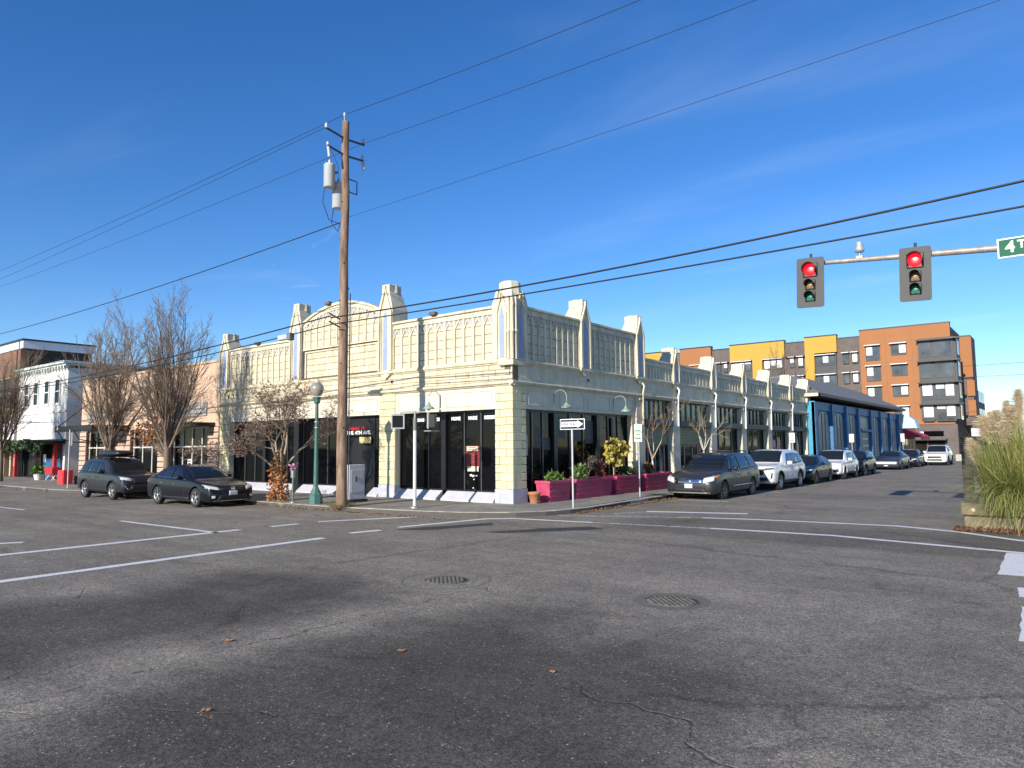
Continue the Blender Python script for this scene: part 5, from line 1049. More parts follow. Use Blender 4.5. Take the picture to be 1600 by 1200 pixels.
for i,(dx,dy,z,r,h) in enumerate(((-.30,-.42,10.56,.19,.78),(-.34,-.02,9.95,.20,.86))):
    t=MB().lathe([(r*.9,0),(r,.03),(r,h-.05),(r*1.06,h-.03),(r*.9,h+.03),(.03,h+.06)],(PX+dx,PYp+dy,z),20).build('transformer',TGREY,up_)
    MB().lathe([(.03,0),(.05,.03),(.03,.06),(.05,.09),(.02,.16)],(PX+dx,PYp+dy,z+h+.04),8).build('bushing',PORC,t)
    MB().box(PX+dx,PX-.1,PYp+dy*.6-.03,PYp+dy*.6+.03,z+h*.65,z+h*.72).build('mounting_bracket',MATS['dark_steel_arm'],t)
    MB().tube([(PX+dx,PYp+dy,z+h+.15),(PX+dx*.9,PYp+dy-.05,z+h+.6),(PX,PYp-.5,11.6)],.008,4).build('lead_wire',CABLE,t)
    MB().tube([(PX+dx-.1,PYp+dy-.1,z+.1),(PX+dx-.15,PYp+dy-.15,z-.5),(PX+dx,PYp+dy,z-1.1+.3*i),(PX-.12,PYp-.1,9.35)],.014,5).build('lead_wire',CABLE,t)
mb=MB().tube([(PX,PYp+.1,10.95),(PX,PYp+.5,10.95),(PX,PYp+.5,10.5),(PX,PYp+.1,10.5)],.022,6).build('steel_frame',MATS['dark_steel_arm'],up_)
for z,d in ((6.25,-.35),(5.98,.0)):
    a=MB().tube([(PX,PYp-.15,z-.15),(PX-.05,PYp-.55,z)],.025,6).build('cable_bracket',MATS['dark_steel_arm'],up_)
MB().tube([(PX+.1,PYp+.19,0),(PX+.1,PYp+.19,7)],.02,6).build('ground_conduit',GALV,up_)
for k in range(26):
    z=.4+k*.42; a=k*2.4; r=.195-.07*z/13; MB().box(PX+r*math.cos(a)-.012,PX+r*math.cos(a)+.012,PYp+r*math.sin(a)-.012,PYp+r*math.sin(a)+.012,z,z+.05).build('staple',MATS['dark_steel_arm'],up_)
for x,h,lb in ((33.0,12.9,'bare wooden utility pole further right along the avenue'),(-47.0,12.9,'bare wooden utility pole further left along the avenue')):
    t=thing('utility_pole',lb,'utility pole',(x,PYp,ZS),'wooden utility poles along the avenue'); poleshaft(t,x,PYp,h); MB().tube([(x,PYp-.85,12.3),(x,PYp+.8,12.3)],.04,6).build('crossarm',MATS['dark_steel_arm'],t)
def quadfit(pts):
    xs=[p[0] for p in pts]; zs=[p[1] for p in pts]; return np.polyfit(xs,zs,2 if len(pts)>2 else 1)
def wire(label,pts,y,x0,x1,r,sag=0):
    c=quadfit(pts); f=lambda x:float(np.polyval(c,x))
    path=[(x,y,f(x)-sag*(1-((2*(x-x0)/(x1-x0))-1)**2)) for x in np.linspace(x0,x1,40)]
    m=MB().tube(path,r,5); return tag(m.build('overhead_wire',CABLE),label,'wire','overhead wires on the wooden poles')
yk=PYp-.5
wire('upper of the two thick black cables right of the wooden pole',[(-4,6.1),(6.9,6.02),(14.3,6.22)],yk,-4.1,33,.024)
wire('lower of the two thick black cables right of the wooden pole',[(-4,5.88),(6.9,5.76),(14.3,5.79)],yk,-4.1,33,.02)
wire('upper of the two thick black cables left of the wooden pole',[(-4.1,6.1),(-9.2,6.02),(-27.7,5.4),(-47,5.6)],yk,-47,-4.1,.024)
wire('lower thick black cable left of the wooden pole carrying a grey box',[(-4.1,5.88),(-15,5.43),(-30,5.3),(-47,5.7)],yk,-47,-4.1,.02)
wire('topmost thin wire rising to the right from the pole top',[(PX,13.15),(7.41,12.62),(33,13.1)],PYp-.05,PX,33,.009); wire('topmost thin wire running left from the pole top',[(PX,13.15),(-20,13.2),(-47,13.4)],PYp-.05,-47,PX,.009,.1)
wire('thin wire on the inner crossarm tip running right',[(PX,12.4),(9.27,12.0),(33,12.4)],PYp+.75,PX,33,.008); wire('thin wire on the inner crossarm tip running left',[(PX,12.4),(-47,12.9)],PYp+.75,-47,PX,.008,.15)
wire('thin wire on the street side crossarm tip running left',[(PX,12.45),(-47,12.2)],PYp-.8,-47,PX,.008,.15)
wire('faint thin wire leaving the pole below the transformers to the right',[(PX,9.6),(14,9.78),(33,10.2)],PYp+.1,PX,33,.006); wire('heavy service wire leaving the pole below the transformers to the left',[(PX,9.4),(-20,9.05),(-47,9.35)],PYp-.1,-47,PX,.018)
tb=thing('cable_terminal_box','pale grey terminal box hanging on the thick cable beside the pole','terminal box',(-6.6,yk,5.6)); MB().box(-6.95,-6.35,yk-.09,yk+.09,5.62,5.8).build('housing',TGREY,tb,bevel=.03); MB().box(-6.4,-6.2,yk-.1,yk+.1,5.58,5.83).build('end_cap',mat('grey_end_cap',(.15,.15,.15),.6),tb,bevel=.02); MB().tube([(-6.6,yk,5.8),(-6.6,yk,5.9)],.015,5).build('hanger',GALV,tb)
# traffic signal mast
SY=-.9
ms=thing('traffic_signal_mast','galvanised steel mast arm carrying the two red signals over the side street','signal mast',(18.6,SY,ZR))
armp=[(18.6,SY,5.55),(16,SY,5.76),(13.6,SY,5.94),(10.3,SY,6.2),(9.95,SY,6.23)]
MB().tube([(18.6,SY,ZR),(18.6,SY,6.1)],[.16,.12],16).build('column',GALV,ms); MB().tube(armp,[.13,.1,.075,.055,.055],12).build('mast_arm',mat('rust_stained_galvanised',(.34,.31,.28),.55,metal=.3,var=.3,vs=7),ms); MB().lathe([(.28,0),(.28,.05),(.18,.06)],(18.6,SY,ZR),12).build('base_plate',GALV,ms)
BPLATE=mat('grey_backplate',(.04,.04,.041),.6,var=.15,vs=6); SHOUS=mat('signal_black',(.018,.018,.017),.5); 
LRED=mat('red_signal_lens',(.5,.01,.01),.3,emit=(1,.008,.02),es=1.5); LYEL=mat('unlit_amber_lens',(.25,.17,.08),.25); LGRN=mat('unlit_green_lens',(.03,.2,.15),.25)
def signal(x,z,label,tilt):
    t=thing('traffic_signal',label,'traffic light',(0,0,0),'red traffic signals on the mast arm')
    n=6; bw,bh,rc=.31,.605,.05; poly=[]
    for cx,cz,a0 in ((bw-rc,bh-rc,0),(-bw+rc,bh-rc,90),(-bw+rc,-bh+rc,180),(bw-rc,-bh+rc,270)):
        for k in range(5): a=R(a0+22.5*k); poly.append((cx+rc*math.cos(a),cz+rc*math.sin(a)))
    MB().prism(poly,lambda a,b:(a,.0,b),lambda a,b:(a,.012,b)).build('backplate',BPLATE,t)
    for zc,r,m,nm in ((.30,.15,LRED,'red_lens'),(-.055,.1,LYEL,'amber_lens'),(-.34,.1,LGRN,'green_lens')):
        s=MB().box(-r-.02,r+.02,-.03,.2,zc-r-.02,zc+r+.02).build('signal_section',SHOUS,t,bevel=.02)
        mb=MB(); vs=[(q*math.cos(2*math.pi*j/20),yy,zc+q*math.sin(2*math.pi*j/20)) for q,yy in ((r,-.034),(r*.8,-.05),(r*.3,-.06)) for j in range(20)]; mb.add(vs,[(i*20+j,i*20+(j+1)%20,(i+1)*20+(j+1)%20,(i+1)*20+j) for i in range(2) for j in range(20)]+[tuple(range(40,60))],0,True); mb.build(nm,m,s)
        mb=MB(); k=16; vs=[]
        for yy,q in ((-.03,r*1.05),(-.28,r*1.02)):
            for j in range(k+1): a=R(-35+250*j/k); vs.append((q*math.cos(a),yy if j not in(0,k) else max(yy,-.14),zc+q*math.sin(a)))
        mb.add(vs,[(j,j+1,k+2+j,k+1+j) for j in range(k)],0,True); o=mb.build('visor',SHOUS,s); so=o.modifiers.new('s','SOLIDIFY'); so.thickness=.006
    MB().box(-.05,.05,.1,.3,.38,.52).build('mount_clamp',GALV,t); MB().tube([(0,.1,.45),(0,.1,.72)],.03,6).build('mount_pipe',SHOUS,t)
    t.location=(x,SY-.22,z); t.rotation_euler=(0,tilt,R(4))
signal(9.98,5.72,'red traffic signal at the tip of the mast arm',R(2)); signal(12.19,5.58,'red traffic signal at the middle of the mast arm, nearer the green street sign',R(2))
dt=thing('vehicle_detector','small silver dome detector standing on the mast arm between the signals','detector',(11.05,SY,6.15)); MB().tube([(11.05,SY,6.17),(11.05,SY,6.36)],.02,6).build('stem',GALV,dt); MB().lathe([(.05,.16),(.1,.18),(.11,.24),(.09,.3),(.07,.38),(.075,.4)],(11.05,SY,6.15),14).build('dome',mat('silver_dome',(.55,.55,.55),.3,metal=.5),dt); MB().box(10.98,11.12,SY-.07,SY+.07,6.16,6.22).build('clamp',GALV,dt)
SGRN=mat('green_sign_face',(.0,.1,.05),.5,var=.05,spec=.15); 
ss=thing('street_name_sign','green street name sign reading 4TH AVE hung on the mast arm','street sign',(14.5,SY,5.9)); MB().box(13.7,15.45,SY-.16,SY-.14,5.67,6.08).build('white_border',WHITEP,ss,bevel=.006); MB().box(13.73,15.42,SY-.166,SY-.161,5.70,6.05).build('green_panel',SGRN,ss); MB().box(14.2,14.3,SY-.14,SY-.02,5.8,5.95).build('bracket',GALV,ss); MB().box(14.9,15.0,SY-.14,SY-.02,5.8,5.95).build('bracket',GALV,ss)
text('number_lettering','4',.33,WHITEP,ss,Matrix.Translation((13.92,SY-.17,5.875))@FACE_S,bold=.008); text('ordinal_lettering','TH',.23,WHITEP,ss,Matrix.Translation((14.2,SY-.17,5.91))@FACE_S,bold=.006); text('name_lettering','AVE',.3,WHITEP,ss,Matrix.Translation((14.85,SY-.17,5.875))@FACE_S,bold=.006)
# pedestrian signal post
pp=thing('pedestrian_signal_post','white pedestrian signal post with two black signal heads at the corner','signal post',(-1.68,-2.88,ZS)); x,y=-1.68,-2.88
MB().tube([(x,y,ZS),(x,y,2.4)],.055,12).build('post',mat('white_post_paint',(.6,.6,.58),.5,var=.12,vs=6),pp); MB().tube([(x,y,2.4),(x,y,2.78)],.065,12).build('collar',mat('grey_green_collar',(.14,.16,.13),.5),pp); MB().tube([(x,y,2.78),(x,y,3.0)],.03,8).build('top_pipe',GALV,pp); MB().lathe([(.14,0),(.14,.04),(.08,.08)],(x,y,ZS),10).build('base',GALV,pp)
MB().tube([(x-.42,y-.33,2.88),(x-.3,y-.28,2.98),(x,y,2.99),(x+.3,y+.2,2.98),(x+.42,y+.26,2.88)],.022,6).build('bracket_arm',GALV,pp)
def pedhead(cx,cy,rz,nm):
    h=MB().box(-.2,.2,-.08,.14,-.22,.22).build('signal_head',SHOUS,pp,bevel=.03); f=MB(); f.box(-.21,.21,-.13,-.08,-.23,-.19).box(-.21,.21,-.13,-.08,.19,.23).box(-.21,-.17,-.13,-.08,-.19,.19).box(.17,.21,-.13,-.08,-.19,.19); f=f.build('grey_frame',mat('frame_grey',(.33,.34,.35),.5),h); g=MB().box(-.17,.17,-.10,-.085,-.19,.19).build('dark_screen',GLASS,h)
    h.matrix_basis=Matrix.Translation((cx,cy,2.68))@Matrix.Rotation(rz,4,'Z')
pedhead(x-.45,y-.3,R(40),'a'); pedhead(x+.45,y+.3,R(-52),'b')
MB().box(x+.3,x+.6,y+.1,y+.5,2.36,2.39).build('bracket_plate',GALV,pp)
# street lamp
TEAL=mat('verdigris_paint',(.05,.13,.11),.5,var=.2,vs=5); lx,ly=-5.9,-3.5
sl_=thing('street_lamp','teal cast iron street lamp with a frosted globe','street lamp',(lx,ly,ZS))
MB().lathe([(.25,0),(.25,.12),(.235,.14),(.235,.3),(.2,.34),(.11,.52),(.1,.56)],(lx,ly,ZS),8,smooth=False).build('base',TEAL,sl_); MB().tube([(lx,ly,.5),(lx,ly,3.45)],[.082,.055],12).build('shaft',TEAL,sl_)
for z in (2.55,2.75): MB().lathe([(.08,0),(.085,.02),(.08,.04)],(lx,ly,z),12).build('band',GALV,sl_)
MB().lathe([(.06,3.4),(.09,3.43),(.12,3.5),(.1,3.56),(.14,3.6),(.14,3.64)],(lx,ly,0),14).build('collar',TEAL,sl_)
MB().lathe([(.12,-.25),(.18,-.17),(.235,-.05),(.235,.05),(.2,.14),(.13,.21),(.08,.24)],(lx,ly,3.92),22).build('globe',mat('frosted_globe',(.42,.4,.35),.25,var=.15,vs=6,coat=.4,trans=.4),sl_); MB().lathe([(.1,0),(.11,.03),(.05,.07),(.03,.12),(.0,.15)],(lx,ly,4.13),12).build('finial',mat('pale_finial',(.5,.5,.45),.5),sl_)
# parking meter
mx_,my=-6.9,-3.72; pm=thing('parking_meter','grey parking meter topped with a pink flower by the kerb','parking meter',(mx_,my,ZS)); MB().tube([(mx_,my,ZS),(mx_,my,.85)],.035,8).build('post',mat('meter_post',(.12,.15,.14),.6),pm); MB().lathe([(.09,0),(.09,.04),(.04,.06)],(mx_,my,ZS),8).build('foot',GALV,pm); MB().box(mx_-.07,mx_+.07,my-.06,my+.06,.82,1.12).build('meter_head',GALV,pm,bevel=.03)
mb=MB(); leafcloud(mb,[Vector((mx_,my,1.2))+Vector(rng.normal(size=3))*.05 for _ in range(60)],.09,0,1,.2,.6); mb.build('pink_flower',mat('pink_petals',(.5,.06,.25),.6,c2=(.7,.55,.6),vs=20),pm)
# utility cabinet
uc=thing('utility_cabinet','grey utility cabinet on a black plinth behind the wooden pole','cabinet',(-5.3,-2.3,ZS)); MB().box(-5.6,-5.12,-2.72,-1.85,ZS,.06).build('plinth',BLACKP,uc); MB().box(-5.55,-5.2,-2.62,-1.92,.06,1.27).build('housing',mat('cabinet_grey',(.5,.51,.53),.5,var=.08),uc,bevel=.015); MB().box(-5.198,-5.185,-2.55,-2.0,.3,1.1).build('door',MATS['cabinet_grey'],uc,bevel=.006); MB().box(-5.185,-5.165,-2.35,-2.31,.68,.86).build('handle',FRAME,uc)
# signs
def post(t,x,y,h,m=GALV,r=.03): return MB().tube([(x,y,ZS-.05),(x,y,h)],r,8).build('post',m,t)
WPOST=mat('pale_steel_post',(.5,.5,.5),.45,metal=.3,var=.15)
x,y=2.5,-.2; ow_=thing('one_way_sign','ONE WAY arrow sign on a pale post at the corner kerb','traffic sign',(x,y,ZS)); post(ow_,x,y,2.72,WPOST,.032)
MB().box(x-.41,x+.5,y-.055,y-.04,2.37,2.7).build('white_border',WHITEP,ow_,bevel=.01); MB().box(x-.385,x+.475,y-.061,y-.056,2.395,2.675).build('black_panel',FRAME,ow_)
MB().prism([(x-.36,2.455),(x+.24,2.455),(x+.24,2.415),(x+.45,2.535),(x+.24,2.655),(x+.24,2.615),(x-.36,2.615)],lambda a,b:(a,y-.067,b),lambda a,b:(a,y-.062,b)).build('arrow',WHITEP,ow_); text('lettering','ONE WAY',.125,FRAME,ow_,Matrix.Translation((x-.06,y-.069,2.535))@FACE_S,ext=.002,bold=.002)
for i,(px_,py_,z0,z1,lb) in enumerate(((1.95,5.15,2.0,2.65,'white parking sign on a post beside the magenta planters'),(2.1,23.3,1.95,2.5,'white parking sign by the far end of the cream building'),(2.1,37.4,1.95,2.55,'white parking sign in front of the blue building windows'),(2.1,57.4,2.0,2.75,'white parking sign near the silver awning'))):
    t=thing('parking_sign',lb,'traffic sign',(px_,py_,ZS),'parking signs along the side street'); post(t,px_,py_,z1+.02,WPOST,.025); MB().box(px_-.16,px_+.16,py_-.045,py_-.03,z0,z1).build('panel',WHITEP,t,bevel=.004)
    for k in range(3): MB().box(px_-.11,px_+.11,py_-.0495,py_-.0455,z0+.1+.15*k,z0+.14+.15*k).build('text_line',mat('green_sign_text',(.1,.25,.12),.6),t)
t=thing('parking_sign','grey sign seen from behind on a post beside the parked grey car','traffic sign',(-25.2,-4.2,ZS)); post(t,-25.2,-4.2,2.9,WPOST,.03); MB().box(-25.4,-25.0,-4.15,-4.13,2.1,2.75).build('panel',GALV,t)
# magenta planters
MAG=mat('magenta_paint',(.46,.05,.12),.5,var=.3,vs=4,coat=.05,coord='World',stain=.25); SOIL=mat('dark_soil',(.03,.022,.015),.95)
def planter(y0,y1,lb):
    t=thing('planter',lb,'planter',(.35,(y0+y1)/2,0),'magenta planters along the side wall'); x0,x1=.06,.64
    m=MB(); m.add([(x0+.04,y0+.04,ZS),(x1-.04,y0+.04,ZS),(x1-.04,y1-.04,ZS),(x0+.04,y1-.04,ZS),(x0,y0,.6),(x1,y0,.6),(x1,y1,.6),(x0,y1,.6)],[(0,3,2,1),(0,1,5,4),(1,2,6,5),(2,3,7,6),(3,0,4,7),(4,5,6,7)]); m.build('trough',MAG,t)
    r=MB(); r.box(x0-.03,x1+.03,y0-.03,y0+.05,.58,.68).box(x0-.03,x1+.03,y1-.05,y1+.03,.58,.68).box(x0-.03,x0+.05,y0+.05,y1-.05,.58,.68).box(x1-.05,x1+.03,y0+.05,y1-.05,.58,.68); r.build('rim',MAG,t,bevel=.012)
    MB().box(x0+.05,x1-.05,y0+.05,y1-.05,.6,.63).build('soil',SOIL,t)
    for z in (.12,.3,.46): MB().box(x1-.03+.04*z,x1-.015+.06*z,y0+.08,y1-.08,z,z+.03).build('side_moulding',MAG,t)
for q in ((1.2,2.5,'magenta planter of low green fern beside the terracotta pot'),(2.85,5.4,'longest magenta planter holding green and brown shrubs'),(5.75,7.75,'magenta planter holding the yellow variegated shrub'),(8.2,10.6,'magenta planter under the pale barked young tree')): planter(*q)
tp=thing('terracotta_pot','round terracotta pot at the foot of the corner pier','pot',(.42,.55,0)); MB().lathe([(.14,0),(.2,.3),(.225,.31),(.225,.38),(.19,.38),(.18,.33),(.02,.32)],(.42,.62,ZS),20).build('pot',mat('terracotta_clay',(.4,.17,.08),.8,var=.2,vs=5),tp); MB().lathe([(.18,.3),(.18,.335)],(.42,.62,ZS),14).build('soil',SOIL,tp)
# stacked blocks round the grass
BLKM=mat('mossy_concrete_block',(.22,.18,.11),.9,var=.4,vs=5,bump=.5,bs=40,rand=.08,coord='World',stain=.4)
pbk=thing('block_planter','planter of two courses of mossy concrete blocks around the pampas grass','planter',(14.3,2.4,ZR))
for k in range(2):
    z=ZR+.31*k
    for j in range(3): MB().box(12.55+1.5*j-.05*k,12.55+1.5*j+1.485-.05*k,1.35,1.75,z,z+.295).build('block',BLKM,pbk,bevel=.04)
    for j in range(2): MB().box(12.5-.05*k,12.95-.05*k,1.77+1.4*j,1.77+1.4*j+1.385,z,z+.295).build('block',BLKM,pbk,bevel=.04)
MB().box(12.9,17,1.76,4.6,ZR,.36).build('soil',SOIL,pbk); 
bo=MB().lathe([(.045,0),(.04,.02)],(0,0,0),12).build('white_cap',LAB,pbk); bo.matrix_basis=Matrix.Translation((12.75,1.345,.28))@Matrix.Rotation(R(90),4,'X')
fp=thing('timber_post','dark weathered timber post behind the block planter','post',(11.95,9,ZR)); MB().box(11.8,12.08,8.86,9.14,ZR,2.0).build('post_shaft',mat('dark_timber_post',(.05,.045,.035),.85,var=.35,vs=6,streak=6),fp,bevel=.02); MB().box(11.77,12.11,8.83,9.17,2.0,2.05).build('post_cap',MATS['dark_timber_post'],fp)

for z0,z1,lb in ((11.4,12.1,'upper faint distant wire right of the apartment block'),(10.0,10.6,'lower faint distant wire right of the apartment block')):
    tag(MB().tube([(4,86,z0),(14,86,(z0+z1)/2-.35),(26,86,z1)],.022,4).build('overhead_wire',CABLE),lb,'wire','distant wires beyond the street')
# ---------------- trees and plants ----------------
def grow(mb,p,d,L,r,lev,cfg,rs,ends,mi=0):
    seg=cfg['seg'][lev]; n=max(2,int(L/seg)); pts=[Vector(p)]; rad=[r]; d=Vector(d).normalized(); dirs=[d.copy()]
    for i in range(n):
        w=cfg['wob'][lev]; d=(d+Vector(rs.normal(size=3))*w+Vector((0,0,cfg['up'][lev]))).normalized(); pts.append(pts[-1]+d*(L/n)); rad.append(max(cfg['rmin'],r*(1-(i+1)/n*cfg['tap'][lev]))); dirs.append(d.copy())
    mb.tube(pts,rad,cfg['sides'][lev],mi,cap=False)
    if lev+1<len(cfg['n']):
        k=cfg['n'][lev]; k=max(1,int(k*min(1.6,L/cfg['Lref'][lev])+rs.uniform(-.5,.5)))
        for j in range(k):
            t=cfg['t0'][lev]+(1-cfg['t0'][lev])*(j+rs.uniform(.1,.9))/k; i=min(n-1,int(t*n)); q=pts[i].lerp(pts[i+1],t*n-i); dd=dirs[i]
            a=R(rs.normal(cfg['ang'][lev],7)); s=dd.cross(Vector(rs.normal(size=3))); s=s.normalized() if s.length>1e-5 else Vector((1,0,0))
            nd=dd*math.cos(a)+s*math.sin(a); nl=L*cfg['lr'][lev]*rs.uniform(.65,1.15)*(1-.45*t if lev else 1); grow(mb,q,nd,nl,max(cfg['rmin'],rad[i]*cfg['rr'][lev]),lev+1,cfg,rs,ends,mi)
    else: ends.append(pts[-1])
VASE=dict(seg=[.5,.45,.35,.3,.25],wob=[.03,.05,.06,.08,.1],up=[0,.07,.11,.09,.05],tap=[.25,.8,.8,.7,.6],sides=[9,6,4,3,3],n=[13,15,13,9,0],Lref=[1.9,6,2.2,1.1,1],t0=[.72,.1,.12,.1,0],ang=[34,27,25,26,28],lr=[3.0,.42,.48,.5,.5],rr=[.52,.42,.5,.6,.6],rmin=.0054)
BARKM=mat('grey_brown_bark',(.17,.13,.09),.85,var=.35,vs=8,bump=.5,bs=40,streak=3); TWIG=mat('brown_twig',(.17,.125,.09),.8,var=.35,vs=2)
OLEAF=mat('rusty_autumn_leaf',(.3,.11,.03),.6,var=.4,vs=2,rand=.2)
def bare_tree(label,x,y,seed,h,cfg=VASE,lean=0,leaves=0):
    rs=np.random.default_rng(seed); t=thing('bare_tree',label,'tree',(x,y,ZS),'bare street trees')
    mb=MB(); ends=[]; trunkH=1.75
    MB().tube([(x,y,ZS-.05),(x+.02,y,.5),(x,y+.02,1.2),(x,y,trunkH+.2)],[.2,.165,.15,.13],10).build('trunk',BARKM,t)
    k=cfg['n'][0]
    for j in range(k):
        a=2*math.pi*(j+rs.uniform(-.25,.25))/k; tl=R(rs.uniform(16,33) if j%3 else rs.uniform(4,13)); d=(math.sin(tl)*math.cos(a)+lean,math.sin(tl)*math.sin(a),math.cos(tl))
        grow(mb,(x,y,trunkH-.25+rs.uniform(0,.3)),d,(h-trunkH)*rs.uniform(.8,1.0),.055*rs.uniform(.8,1.15),1,cfg,rs,ends)
    crown=mb.build('crown',TWIG,t)
    if leaves:
        lm=MB(); P=[e for e in ends if e.z<3.4 and e.x>x-.2] if leaves>0 else ends
        P=[P[i] for i in rs.permutation(len(P))[:abs(leaves)]]; leafcloud(lm,P,.16,0,4,-.3,.5); tag(lm.build('leaves',OLEAF,t),kind='stuff')
    return t
tB=bare_tree('tall bare vase shaped tree behind the black sedan with rusty leaves low on its left',-16.9,-3.3,44,8.1,leaves=-0)
lm=MB(); tw=MB()
for k in range(60):
    v=Vector(rng.normal(size=3)).normalized()*rng.uniform(.3,1); e=Vector((-18.7+v.x*1.25,-3.2+v.y*.7,2.55+v.z*.85)); tw.tube([(-17.0,-3.3,1.5),((e.x-17.2)/2,(e.y-3.3)/2,e.z-.35),e],[.014,.009,.005],3,cap=False)
    leafcloud(lm,[e+Vector(rng.normal(size=3))*.16 for _ in range(9)],.13,0,1,-.3,.5)
tag(lm.build('leaves',OLEAF,tB),kind='stuff'); tw.build('low_branches',TWIG,tB)
bare_tree('bare vase shaped tree behind the grey SUV standing left of the tallest one',-22.7,-3.3,8,7.9)
bare_tree('bare tree at the left edge before the brown brick building',-38.3,-3.3,12,8.0)
# small pale barked tree by the kerb
SM=dict(VASE,seg=[.3,.3,.22,.16,.12],wob=[.06,.09,.12,.16,.2],up=[.02,.01,-.015,-.05,-.06],n=[7,12,11,8,0],Lref=[1,1.8,1.0,.55,1],ang=[46,38,42,44,40],lr=[2,.55,.52,.5,.5],t0=[.6,.25,.2,.15,0],rmin=.005)
PBARK=mat('pale_grey_bark',(.36,.3,.22),.8,var=.3,vs=8,streak=3); MTWIG=mat('mauve_brown_twig',(.2,.135,.1),.8,var=.3,vs=3)
def small_tree(label,x,y,z0,seed,h,trunkH,cfg,trunkm,twigm,nl,tilt,leafm=None,nleaf=0,rt_=.09,leafsize=.07,grp='young planted trees',leanx=0):
    rs=np.random.default_rng(seed); t=thing('young_tree',label,'tree',(x,y,z0),grp); mb=MB(); ends=[]; lim=MB()
    lim.tube([(x,y,z0-.03),(x+.03,y,z0+trunkH*.5),(x,y,z0+trunkH)],[rt_,rt_*.85,rt_*.75],8); lim.build('trunk',trunkm,t); c2=dict(cfg); limbs=MB()
    for j in range(nl):
        a=2*math.pi*(j+rs.uniform(-.3,.3))/nl; tl=R(rs.uniform(*tilt)); d=Vector((math.sin(tl)*math.cos(a)+leanx,math.sin(tl)*math.sin(a),math.cos(tl))); p0=Vector((x,y,z0+trunkH-.08)); 
        # pale limb then fine growth
        L1=(h-trunkH)*rs.uniform(.34,.5); q=[p0]; dd=d.copy()
        for i in range(4): dd=(dd+Vector(rs.normal(size=3))*.1).normalized(); q.append(q[-1]+dd*L1/4)
        limbs.tube(q,[rt_*.5,rt_*.42,rt_*.36,rt_*.3,rt_*.24],6)
        for b in range(3):
            nd=(dd+Vector(rs.normal(size=3))*.45).normalized(); grow(mb,q[-1-(b==2)],nd,(h-trunkH)*.55*rs.uniform(.7,1.1),rt_*.22,1,cfg,rs,ends)
    limbs.build('limbs',trunkm,t); mb.build('crown',twigm,t)
    if nleaf and ends:
        lm=MB(); P=[ends[i] for i in rs.permutation(len(ends))[:nleaf]]; leafcloud(lm,P,leafsize,0,2,-.4,.4); tag(lm.build('leaves',leafm,t),kind='stuff')
    return t
small_tree('small spreading tree with dense mauve twigs beside the parking meter',-8.25,-3.35,ZS,3,4.6,1.15,SM,PBARK,MTWIG,6,(22,62),mat('dry_brown_seed',(.21,.15,.115),.7,var=.4),1500,.11,.06)
RUSS=mat('russet_leaf',(.4,.17,.06),.6,var=.45,vs=5)
sh=thing('russet_shrub','russet leafed shrub wrapped round the small tree trunk by the meter','shrub',(-8.2,-3.45,ZS)); mb=MB(); P=[]
for _ in range(520): 
    z=rng.uniform(0,1.75); rr=.42*(1-.3*z/1.5)*math.sqrt(rng.uniform(0,1)) if z<1.3 else .2*rng.uniform(0,1); a=rng.uniform(0,6.28); P.append((-8.2+rr*math.cos(a),-3.45+rr*math.sin(a),z+ZS))
leafcloud(mb,P,.105,0,2,0,.4); mb.build('foliage',RUSS,sh); MB().tube([(-8.2,-3.45,ZS),(-8.2,-3.45,1.2)],.03,6).build('stem',PBARK,sh)
# side street young trees
RTW=mat('pale_rust_twig',(.3,.19,.12),.8,var=.3); BT=dict(SM,up=[.02,.05,.04,.02,0],n=[5,7,6,4,0],ang=[30,30,32,34,30])
small_tree('pale barked young tree with rusty twigs in the planter by the cream pier',.42,9.2,.6,21,3.3,.75,BT,mat('white_bark',(.55,.5,.42),.8,var=.25,vs=6),RTW,4,(8,30),OLEAF,160,.05,.06)
small_tree('pale bare young tree behind the parked grey minivan',.55,14.4,ZS,26,4.1,1.7,BT,mat('white_bark',(0,0,0)),mat('pale_twig',(.33,.27,.18),.8,var=.2),4,(12,38),None,0,.06,.05)
# planter plants
def bush(name,label,c,sz,n,leaf,m,stem=None,up=.3,asp=.45,grp=None):
    t=thing(name,label,'shrub',(c[0],c[1],c[2]),grp); mb=MB(); P=[]; lobes=[(Vector(rng.normal(size=3)).normalized()*rng.uniform(.35,.85),rng.uniform(.25,.55)) for _ in range(9)]
    for _ in range(n):
        lb_=lobes[rng.integers(len(lobes))]; v=Vector(rng.normal(size=3)); v=v.normalized()*(rng.uniform(0,1)**.5)*lb_[1]+lb_[0]; P.append((c[0]+v.x*sz[0],c[1]+v.y*sz[1],max(c[2]+.02,c[2]+sz[2]*(1+v.z))))
    leafcloud(mb,P,leaf,0,2,up,asp); mb.build('foliage',m,t)
    sm=MB()
    for k in range(7): a=rng.uniform(0,6.28); q=P[rng.integers(len(P))]; sm.tube([(c[0]+.06*math.cos(a),c[1]+.1*math.sin(a),c[2]-.03),((c[0]+q[0])/2,(c[1]+q[1])/2,(c[2]+q[2])/2),q],[.014,.01,.005],5)
    sm.build('stems',stem or BARKM,t); return t
FERN=mat('fern_green',(.09,.17,.03),.5,var=.4,vs=3); GRN=mat('leaf_green',(.085,.15,.03),.5,var=.4,vs=3); YLEAF=mat('yellow_variegated_leaf',(.52,.4,.07),.5,var=.45,vs=5,c2=(.2,.2,.05)); RTWG=mat('red_brown_leaf',(.2,.06,.04),.6,var=.4); DULL=mat('dull_brown_leaf',(.12,.1,.07),.7,var=.4)
bush('fern','low feathery green fern in the planter beside the terracotta pot',(.36,1.9,.63),(.27,.5,.16),170,.15,FERN,asp=.15)
